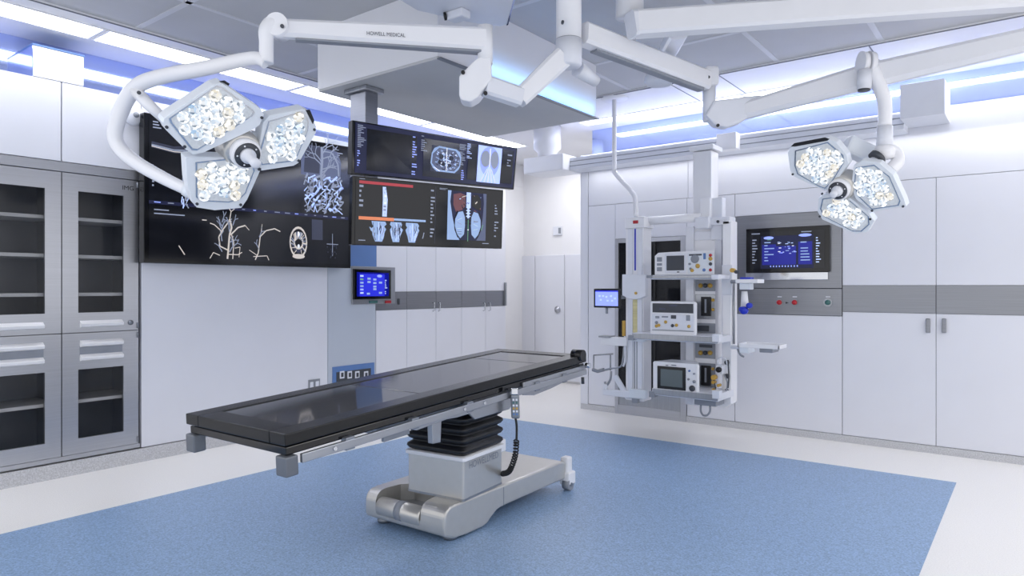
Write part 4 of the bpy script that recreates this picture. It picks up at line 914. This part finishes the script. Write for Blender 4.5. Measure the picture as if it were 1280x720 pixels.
for px, py, r, m_ in ((888.5, 319, .012, M_red), (888.5, 323.5, .015, M_yel), (888.5, 330, .013, M_dgrey), (888.5, 337.5, .012, M_red), (872.5, 332.5, .018, M_yel), (865.5, 338, .014, M_yel), (880.5, 337.5, .012, M_blue), (862.5, 330, .01, M_grey), (863.5, 336, .01, M_grey)): knob(d1, px, py, r, m_)
e = face(869, 323.5); MB().lathe((e.x, YV-.004, e.z), (0, -1, 0), [(.028, 0), (.034, .002), (.034, .003), (.028, .005)], 20).build('dial_ring', M_grey, d1)
def tapered(px0, py0, px1, py1, root):
    x0, x1 = bx(px0, YV), bx(px1, YV); z0, z1 = bz((px0+px1)/2, py1, YV), bz((px0+px1)/2, py0, YV)
    def ring(y, i, k): return [V3(p) for p in ((x0+i, y, z0+k), (x0+i, y, z1-k), (x0+i+k, y, z1), (x1-i*1.7-k, y, z1), (x1-i*1.7, y, z1-k), (x1-i*1.7, y, z0+k), (x1-i*1.7-k, y, z0), (x0+i+k, y, z0))]
    MB().loft([ring(YV, .006, .008), ring(YV+.006, 0, .01), ring(YV+.02, 0, .01), ring(YV+.22, .055, .01)], 0, False).build('body', M_white, root)
# device 2
d2 = thing('infusion_controller', 'boxy white device with a dark display strip on the middle shelf', 'device', tuple(face(842, 418)), GR)
tapered(812.5, 377, 870, 418.3, d2)
ctl(d2, [(815.5, 379.5, 866.5, 391, M_dgrey, 'display'), (815, 393, 867, 412.5, M_whiteb, 'front_panel')], .005)
ctl(d2, [(836, 381, 846, 383, E_dim, 'readout'), (824, 385, 832, 387, E_dim, 'readout'), (838.5, 394, 845, 398.5, M_ink, 'badge'), (857.5, 394, 862.5, 401, M_grey, 'badge'), (827, 395, 835, 397, M_grey, 'label_bar'), (819, 395, 824, 398, M_grey, 'label_bar'), (815, 413, 867, 413.8, M_grey, 'seam')], .008)
for px, py, m_ in ((821, 407.5, M_yel), (824, 406.5, M_yel), (841, 407, M_dgrey), (846, 406.5, M_yel), (861.5, 408, M_yel), (821, 403, M_grey), (832.5, 402.5, M_yel)): knob(d2, px, py, .013, m_, 'button')
# device 3
d3 = thing('patient_monitor', 'white square device with a big grey screen on the bottom shelf', 'monitor', tuple(face(844, 490)), GR)
tapered(816, 453.5, 873, 490.5, d3)
ctl(d3, [(821.5, 458.5, 857, 487, M_gloss, 'screen_bezel')], .005)
ctl(d3, [(825.5, 462, 853, 483.5, mat('grey_lcd', '#5d686c', .2, noise=(5, .03, 1)), 'screen'), (832, 456, 835, 457.3, M_grey, 'button'), (839, 456, 845, 457.3, M_grey, 'button'), (840, 488.3, 843, 489.2, M_grey, 'badge')], .008)
for px, py, r, m_ in ((865.5, 485.5, .024, M_dgrey), (861, 474, .009, M_grey), (868, 477, .012, M_grey), (862, 463.5, .008, M_blue), (868, 467, .008, M_grey)): knob(d3, px, py, r, m_)
# hoses and leads bundle at the lower right of the pendant
t2 = thing('cable_set', 'bundle of leads with yellow plugs and a black connector at the lower right column', 'cables', tuple(fq(902, 470, 5.3)), GR)
Q = lambda x, y, Y=5.33: fq(x, y, Y)
fb(MB(), 895, 456, 903, 468, 5.3, 5.36, 0, .006).build('connector_block', M_whiteb, t2)
e = Q(899, 462, 5.3); MB().lathe(e, (0, -1, 0), [(0, 0), (.022, 0), (.022, .02), (0, .022)], 14).build('connector', M_black, t2)
for px, py, r in ((891.5, 472, .02), (891, 478, .014), (897.5, 482, .012), (891, 487, .010)):
    e = Q(px, py, 5.28); MB().cyl(e, e+V3((0, .05, 0)), r, seg=12).build('yellow_plug', M_yel, t2)
for pts, m_ in ((((899, 456), (897, 450), (901, 447), (907, 449), (909, 456)), M_whiteb), (((892, 474), (895, 486), (900, 496)), M_dgrey), (((905, 468), (909, 478), (908, 488), (903, 494)), M_grey), (((897, 482), (896, 490), (902, 497)), M_whiteb), (((910, 450), (911, 470), (910, 485)), M_dgrey)):
    MB().tube([Q(x, y, 5.29) for x, y in pts], .006, 8, 0, 4).build('lead', m_, t2)
for py in (453, 470, 489): MB().lathe(Q(909, py, 5.345), (0, -1, 0), [(.014, 0), (.02, .006), (.02, .012), (.014, .014)], 14).build('clip', M_dgrey, t2)
# right accessories
t2 = thing('instrument_holder', 'white clamp tray with blue knobs on the right of the pendant', 'holder', tuple(Q(930, 352, 5.25)), GR)
fb(MB(), 919, 349, 947, 354, 5.18, 5.34, 0, .004).build('tray', M_white, t2)
fb(MB(), 924, 354, 938, 362, 5.22, 5.30, 0, .006).build('clamp', M_pale, t2)
fb(MB(), 925, 346.5, 938, 349, 5.22, 5.30, 0, .002).build('blue_pad', M_blu, t2)
MB().cyl(Q(930.5, 364, 5.26), Q(931, 386, 5.26), .022, .032, 14).build('dispenser_sleeve', M_white, t2)
for px, py, r in ((931, 388, .03), (937.5, 382, .022), (928, 386.5, .02)): MB().lathe(Q(px, py, 5.22), (0, -1, 0), [(0, 0), (r, 0), (r, .03), (r*.7, .04), (0, .04)], 12).build('knob', M_blu, t2)
e = Q(917.5, 338, 5.3); MB().cyl(e, e-V3((0, .05, 0)), .017, seg=12).build('brass_valve', M_yel, t2); e = Q(922, 340, 5.3); MB().cyl(e, e-V3((0, .04, 0)), .014, seg=12).build('valve_cap', M_dgrey, t2)
MB().beam(Q(914.5, 352, 5.3), Q(921, 352, 5.28), .03, .03, .03, .03).build('bracket', M_alu, t2)
t2 = thing('basket', 'low white rail basket on the right of the pendant below the blue knobs', 'basket', tuple(Q(948, 436, 5.25)), GR)
m = MB()
x0, x1 = bx(922, 5.16), bx(974, 5.16); z0, z1 = bz(948, 441, 5.16), bz(948, 430.5, 5.16)
m.box((x0, 5.16, z1-.03), (x1, 5.172, z1), 0, .003); m.box((x0, 5.34, z1-.03), (x1, 5.352, z1), 0, .003); m.box((x0, 5.16, z1-.03), (x0+.012, 5.352, z1), 0, .003); m.box((x1-.012, 5.16, z1-.03), (x1, 5.352, z1), 0, .003)
m.build('rim', M_white, t2)
fb(MB(), 949, 433, 966, 441, 5.18, 5.33, 0, .006).build('cup', M_grey, t2)
fb(MB(), 924, 433, 936, 441.5, 5.18, 5.33, 0, .006).build('cup', M_pale, t2)
MB().tube([Q(922, 436, 5.2), Q(925, 443, 5.2), Q(930, 446, 5.2)], .008, 8, 0, 3).build('hose', M_grey, t2)
MB().beam(Q(914.5, 434, 5.3), Q(923, 434, 5.28), .03, .03, .03, .03).build('bracket', M_whiteb, t2)

# ================================================================== OPERATING TABLE
TC = V3((-2.479, 2.490, .78)); yw, pt_ = .021, .053; L, W = 2.13, .676
U = V3((-math.sin(yw)*math.cos(pt_), math.cos(yw)*math.cos(pt_), math.sin(pt_))); VV = V3((math.cos(yw), math.sin(yw), 0)); WW = VV.cross(U).normalized()
def T(a, b, c_): return TC+U*a+VV*b+WW*c_
def tbox(mb, a0, a1, b0, b1, c0, c1, m=0, bev=.004): return mb.obox(T((a0+a1)/2, (b0+b1)/2, (c0+c1)/2), (U, VV, WW), ((a1-a0)/2, (b1-b0)/2, (c1-c0)/2), m, bev)
def sidep(px, py, b): p = onP(px, py, T(0, b, 0), VV); d_ = p-TC; return d_.dot(U), d_.dot(WW)
def topp(px, py): d_ = onP(px, py, TC, WW)-TC; return d_.dot(U), d_.dot(VV)
t = thing('operating_table', 'operating table with black top on a silver base in the middle of the room', 'table', (-2.5, 2.9, 0))
h, w = L/2, W/2; RW = .095
pad = MB()
pad_r = MB()
for a0, a1, b0, b1 in ((-h, h, -w, -w+RW), (-h, h, w-RW, w), (-h, -h+RW*1.1, -w+RW, w-RW), (h-RW, h, -w+RW, w-RW)): tbox(pad_r, a0, a1, b0, b1, -.045, 0, 0, .004)
pr = pad_r.build('mattress', M_pad, t)
a1_ = topp(512, 489)[0]; a2_ = topp(668, 453)[0]
cuts = [-h+RW*1.1, a1_, a2_, h-RW]
for i in range(3):
    tbox(MB(), cuts[i]+.003, cuts[i+1]-.003, -w+RW+.002, w-RW-.002, -.040, -.004, 0, .002).build('top_panel', M_padm if i == 1 else M_padg, pr)
tbox(MB(), -h+.01, h-.01, -w+.012, w-.012, -.082, -.052, 0, .004).build('radiolucent_tray', M_gloss, t)
tbox(MB(), -h+.02, h-.03, -w+.05, w-.05, -.054, -.042, 0, .001).build('spacer', M_black, t)
tbox(MB(), -.55, .62, -w+.09, w-.09, -.135, -.082, 0, .006).build('underframe', M_alud, t)
# side rails
M_block = mat('graphite_block', '#70747b', .4, metal=.5, noise=(20, .04, 2))
for s_ in (-1, 1):
    r_ = MB(); tbox(r_, -h+.06, h-.02, s_*(w+.005)-.008, s_*(w+.005)+.008, -.118, -.084, 0, .003)
    rl_ = r_.build('side_rail', M_alu, t)
    for a_ in (-.78, -.42, -.05, .30, .52, .80): tbox(MB(), a_-.022, a_+.022, s_*(w-.0)-.02, s_*(w-.0)+.012, -.124, -.074, 0, .003).build('rail_clamp', M_alud, rl_)
    for a_ in (-.86, -.1, .05): p = T(a_, s_*(w+.013), -.1); MB().cyl(p, p+VV*s_*.006, .008, seg=8).build('bolt', M_chrome, rl_)
    tbox(MB(), -h-.004, -h+.05, s_*(w-.028)-.032, s_*(w-.028)+.032, -.158, -.084, 0, .006).build('end_block', M_block, t)
    tbox(MB(), -.60, -.45, s_*(w-.005)-.008, s_*(w-.005)+.008, -.14, -.1, 0, .003).build('rail_bracket', M_alud, t)
    def poly_side(pts, b, th, name, m_):
        q_ = [sidep(px, py, w) for px, py in pts]
        MB().prism([T(a_, s_*b, c_) for a_, c_ in q_], VV*s_*th, 0, .003).build(name, m_, t)
    poly_side([(588, 500), (640, 486), (651, 480), (651, 494), (640, 512), (597, 525), (590, 518)], w-.03, .014, 'side_plate', M_alu)
    poly_side([(654, 478), (700, 465), (733, 456), (731, 464), (690, 485), (668, 494), (654, 494)], w-.012, .014, 'head_side_plate', M_alu)
    poly_side([(537, 523), (556, 518), (552, 527), (551, 553), (541, 555), (540, 529)], w-.03, .03, 'hanging_bracket', M_alu)
    poly_side([(507, 535), (590, 508), (589, 516), (570, 522), (558, 524), (520, 538)], w-.006, .012, 'rail_plate', M_alu)
kn = MB().cyl(T(h-.055, w-.06, .002), T(h-.055, w+.012, .002), .034, seg=20); kn.build('head_roll', M_pad, t)
p = T(h-.03, w+.012, -.06); MB().cyl(p, p+VV*.03, .016, seg=12).build('lock_knob', M_chrome, t); MB().cyl(T(h-.05, w, -.13), T(h-.05, w, -.17), .01, seg=8).build('end_pin', M_dgrey, t)
# column, bellows
FRc, FLc, BRc = onZ(579.6, 627.5, .19), onZ(511, 613, .19), onZ(626.5, 604.6, .19)
e1, e2 = FLc-FRc, BRc-FRc; wx, wy = e1.length, e2.length
yaw = (math.atan2(-e1.y, -e1.x)+math.atan2(-e2.x, e2.y))/2
UX, UY = V3((math.cos(yaw), math.sin(yaw), 0)), V3((-math.sin(yaw), math.cos(yaw), 0))
cc = FRc+(e1+e2)/2; cc.z = 0
def rrect(hx_, hy_, r, z, n_=5):
    out = []
    for cx_, cy_, a0 in ((hx_-r, hy_-r, 0), (-hx_+r, hy_-r, 90), (-hx_+r, -hy_+r, 180), (hx_-r, -hy_+r, 270)):
        for k in range(n_): a_ = math.radians(a0+90*k/(n_-1)); out.append(cc+UX*(cx_+r*math.cos(a_))+UY*(cy_+r*math.sin(a_))+V3((0, 0, z)))
    return out
hx_, hy_ = wx/2, wy/2
MB().loft([rrect(hx_, hy_, .012, .188), rrect(hx_, hy_, .012, .385)], 0, False).build('column_box', M_silver, t)
MB().loft([rrect(hx_+.004, hy_+.004, .014, .383), rrect(hx_+.012, hy_+.012, .016, .388), rrect(hx_+.012, hy_+.012, .016, .405), rrect(hx_, hy_, .014, .409)], 0, False).build('column_rim', M_white, t)
MB().loft([rrect(hx_+.002, hy_+.002, .012, .189), rrect(hx_+.002, hy_+.002, .012, .20)], 0, False).build('column_skirt', M_alu, t)
rg = []; z = .408; nb = 5; dzb = (.668-.408)/nb
for i in range(nb):
    for k, (o_, f_) in enumerate(((-.012, 0), (.004, .18), (.012, .42), (.010, .62), (-.008, .86))): rg.append(rrect(hx_+o_, hy_+o_, .03, z+dzb*(i+f_)))
rg.append(rrect(hx_-.012, hy_-.012, .03, .668))
MB().loft(rg, 0, True).build('bellows', M_bellow, t)
pa = cc+UX*(hx_+.001)
lp = lambda px, py: onP(px, py, pa, UX)
a, b_ = lp(586.5, 586), lp(622.5, 574)
text('lettering', 'HOWELLMED', a, UY, vu, ((b_-a).dot(UY), .034), M_grey, t, .0012)
# base
bc = V3((-2.535, 2.955, 0)); by_ = .035
BX, BY = V3((math.cos(by_), math.sin(by_), 0)), V3((-math.sin(by_), math.cos(by_), 0))
def Bp(b, a_, z): return bc+BX*b+BY*a_+V3((0, 0, z))
BW = .275
prof = [(-.572, .05), (-.578, .09), (-.575, .145), (-.562, .172), (-.535, .187), (-.50, .19), (.50, .19), (.545, .178), (.56, .15), (.56, .075), (-.10, .075), (-.15, .07), (-.20, .045), (-.235, .022), (-.27, .014), (-.40, .014), (-.50, .022)]
mb = MB().prism([Bp(-BW, a_, z) for a_, z in prof], BX*2*BW, 0, .012)
bo = mb.build('base', M_silver, t)
rec = [(-.195, -.65), (-.195, -.50), (-.18, -.41), (-.13, -.355), (.11, -.355), (.13, -.37), (.115, -.47), (.12, -.50), (.12, -.65)]
cut = MB().prism([Bp(b, a_, .10) for b, a_ in rec], (0, 0, .2)).build('cutter', M_alud, t)
md = bo.modifiers.new('b', 'BOOLEAN'); md.object = cut; md.operation = 'DIFFERENCE'; md.solver = 'EXACT'
dg = bpy.context.evaluated_depsgraph_get(); nm = bpy.data.meshes.new_from_object(bo.evaluated_get(dg)); bo.modifiers.clear(); bo.data = nm
bpy.data.objects.remove(cut)
MB().prism([Bp(b*.985, max(a_, -.56)*.998-.001, .1012) for b, a_ in rec], (0, 0, .003)).build('tray_floor', M_alud, bo)
m = MB(); 
rg = []
for b in (-.19, -.183, .108, .115):
    s_ = .85 if b in (-.19, .115) else 1
    rg.append([Bp(b, -.545+.046*s_*math.cos(k*.5236), .108+.05*s_*math.sin(k*.5236)) for k in range(12)])
m.loft(rg, 0, True).build('foot_bar', M_silver, bo)
m = MB(); rg = [[Bp(b, -.545+.048*math.cos(k*.5236), .108+.052*math.sin(k*.5236)) for k in range(12)] for b in (-.055, -.012)]
m.loft(rg, 0, True).build('brake_pad', M_grey, bo)
MB().prism([Bp(BW+.0005, -.10, .076), Bp(BW+.0005, -.10, .176), Bp(BW+.0005, -.095, .176), Bp(BW+.0005, -.095, .076)], BX*.001).build('seam', M_grey, bo)
for b, a_ in ((-.22, -.49), (.22, -.47), (-.22, .47)):
    MB().lathe(Bp(b, a_, .005), vu, [(0, 0), (.035, 0), (.038, .012), (.03, .03), (0, .03)], 16).build('levelling_foot', M_alud, t)
MB().lathe(Bp(-.2, -.1, .005), vu, [(0, 0), (.025, 0), (.02, .072), (0, .072)], 12).build('levelling_foot', M_alud, t)
cs = MB().obox(Bp(BW-.01, .57, .145), (BX, BY, vu), (.028, .03, .06), 0, .012).obox(Bp(BW-.005, .575, .075), (BX, BY, vu), (.036, .042, .04), 0, .01).build('caster_housing', M_white, t)
e = Bp(BW+.0, .56, .041); MB().cyl(e-BX*.015, e+BX*.03, .036, seg=18).build('caster_wheel', M_grey, t)
e = Bp(BW+.028, .56, .041); MB().cyl(e, e+BX*.006, .012, seg=10).build('wheel_hub', M_alud, t)
e = Bp(BW-.46, .56, .041); MB().cyl(e-BX*.015, e+BX*.03, .036, seg=18).build('caster_wheel', M_grey, t)
e = onP(640, 556, cc+UY*(hy_+.02), UY); MB().obox(cc+UX*(hx_-.04)+UY*(hy_+.03)+V3((0, 0, .385)), (UX, UY, vu), (.03, .03, .035), 0, .01).build('rear_knob', M_white, t)
# hand control hanging on the rail
tb_ = w+.035
P2 = lambda px, py, b=tb_: onP(px, py, T(0, b, 0), VV)
t = thing('hand_control', 'grey hand control with coiled black cable hanging on the table rail', 'remote', tuple(P2(644, 505)))
a, b_ = P2(643.5, 493), P2(644.5, 523); ax = (b_-a).normalized()
hcn = vd*.55-vr*.0
MB().obox((a+b_)/2, (vr, ax, vr.cross(ax)), (.022, (b_-a).length/2, .014), 0, .009).build('body', M_alud, t)
nface = vr.cross(ax).normalized()
if nface.dot(EYEP-a) < 0: nface.negate()
for k in range(6):
    for s_ in (-1, 1):
        c_ = a.lerp(b_, .2+.12*k)+nface*.0145+vr*.008*s_
        MB().obox(c_, (vr, ax, nface), (.005, .005, .0012), 0, .001).build('button', (M_whiteb, M_grn, M_whiteb, M_yel, M_whiteb, M_blue)[k], t)
MB().obox(P2(643, 489), (vr, vu, vd), (.018, .018, .012), 0, .005).build('hanger_clip', M_chrome, t)
ce = cc+UX*(hx_+.004)+UY*(hy_*.9)+V3((0, 0, .24)); ce = lp(627.5, 592)+UX*.004
c0 = P2(644.5, 523); c1 = P2(645.5, 551)
MB().tube([c0, P2(645.8, 532), P2(645.8, 545), c1], .006, 8, 0, 3).build('cable', M_black, t)
ctrl = [c1, c1.lerp(ce, .25)+V3((.015, .0, -.03)), c1.lerp(ce, .6)+V3((.02, 0, -.035)), c1.lerp(ce, .85)+V3((.02, 0, -.015)), ce]
def cat(ps, u):
    n_ = len(ps)-1; f = min(u*n_, n_-1e-6); i = int(f); k = f-i
    p0_, p1_, p2_, p3_ = ps[max(i-1, 0)], ps[i], ps[i+1], ps[min(i+2, n_)]
    return .5*((2*p1_)+(p2_-p0_)*k+(2*p0_-5*p1_+4*p2_-p3_)*k*k+(3*p1_-p0_-3*p2_+p3_)*k**3)
hp = []; N = 260
for i in range(N+1):
    u = i/N; p = cat(ctrl, u); d_ = (cat(ctrl, min(1, u+.01))-cat(ctrl, max(0, u-.01))).normalized(); s_ = d_.orthogonal().normalized() if i == 0 else (s_-d_*s_.dot(d_)).normalized(); q_ = d_.cross(s_)
    an = u*2*math.pi*21; hp.append(p+(s_*math.cos(an)+q_*math.sin(an))*.012)
MB().tube(hp, .0042, 6).build('coiled_cable', M_black, t)

# ================================================================== LIGHT, CAMERA
def area(name, loc, rot, sx, sy, e_, col=(1, 1, 1)):
    l = bpy.data.lights.new(name, 'AREA'); l.shape = 'RECTANGLE'; l.size = sx; l.size_y = sy; l.energy = e_; l.color = col
    o = bpy.data.objects.new(name, l); C.objects.link(o); o.location = loc; o.rotation_euler = rot; return o
area('ceiling_lamp_left', (-4.825, 2.9, ZC-.022), (0, 0, 0), .24, 6.9, 19, (.98, .985, 1))
area('ceiling_lamp_back', (-1.2, 5.88, ZC-.022), (0, 0, 0), 4.75, .15, 26, (.98, .985, 1))
area('under_beam_fill', (-1.6, 5.86, 2.408), (0, 0, 0), 4.0, .06, 6, (1, .99, .97))  # added fill under the beam, in place of light from the cove behind
area('near_fill', (-1.0, -.8, ZC-.05), (0, 0, 0), 4.5, 1.2, 75, (1, .99, .98))  # added fill behind the camera, no fixture modelled
area('right_fill', (1.6, 3.0, ZC-.05), (0, 0, 0), 1.2, 5, 70, (1, .99, .98))  # added fill out of view on the right, no fixture modelled
area('bulkhead_glow_fill', (-2.50, 3.75, 2.506), (0, math.radians(122), 0), .02, 1.3, .8, (.22, .5, 1)).data.spread = math.radians(70)  # added blue light that paints the glow up the bulkhead's side
area('far_door_lamp', (-4.4, 6.8, 2.8), (0, 0, 0), .8, .6, 14, (1, .98, .95))
for nm_, p_, n_, e_ in (('lamp_beam_left', p1, n1, 14), ('lamp_beam_right', p2, n2, 12)):
    l = bpy.data.lights.new(nm_, 'SPOT'); l.energy = e_; l.spot_size = math.radians(70); l.spot_blend = .9; l.shadow_soft_size = .25
    o = bpy.data.objects.new(nm_, l); C.objects.link(o); o.location = p_+n_*.18; o.rotation_mode = 'QUATERNION'; o.rotation_quaternion = (-n_).to_track_quat('Z', 'Y')
wd = bpy.data.worlds.new('soft_room_light'); SC.world = wd; wd.use_nodes = True
bg = wd.node_tree.nodes['Background']; bg.inputs[0].default_value = (.97, .975, 1, 1); bg.inputs[1].default_value = 1.58
cam = bpy.data.cameras.new('camera'); cam.lens = FPX/1280*36; cam.sensor_width = 36; cam.sensor_fit = 'HORIZONTAL'; cam.shift_y = -(360-HZ)/1280; cam.clip_start = .05
co = bpy.data.objects.new('camera', cam); C.objects.link(co); co.location = EYEP; co.rotation_euler = (math.pi/2, 0, TH); SC.camera = co
vs_ = SC.view_settings; vs_.view_transform = 'Standard'; vs_.look = 'None'; vs_.exposure = -.32; vs_.gamma = 1; vs_.use_curve_mapping = False
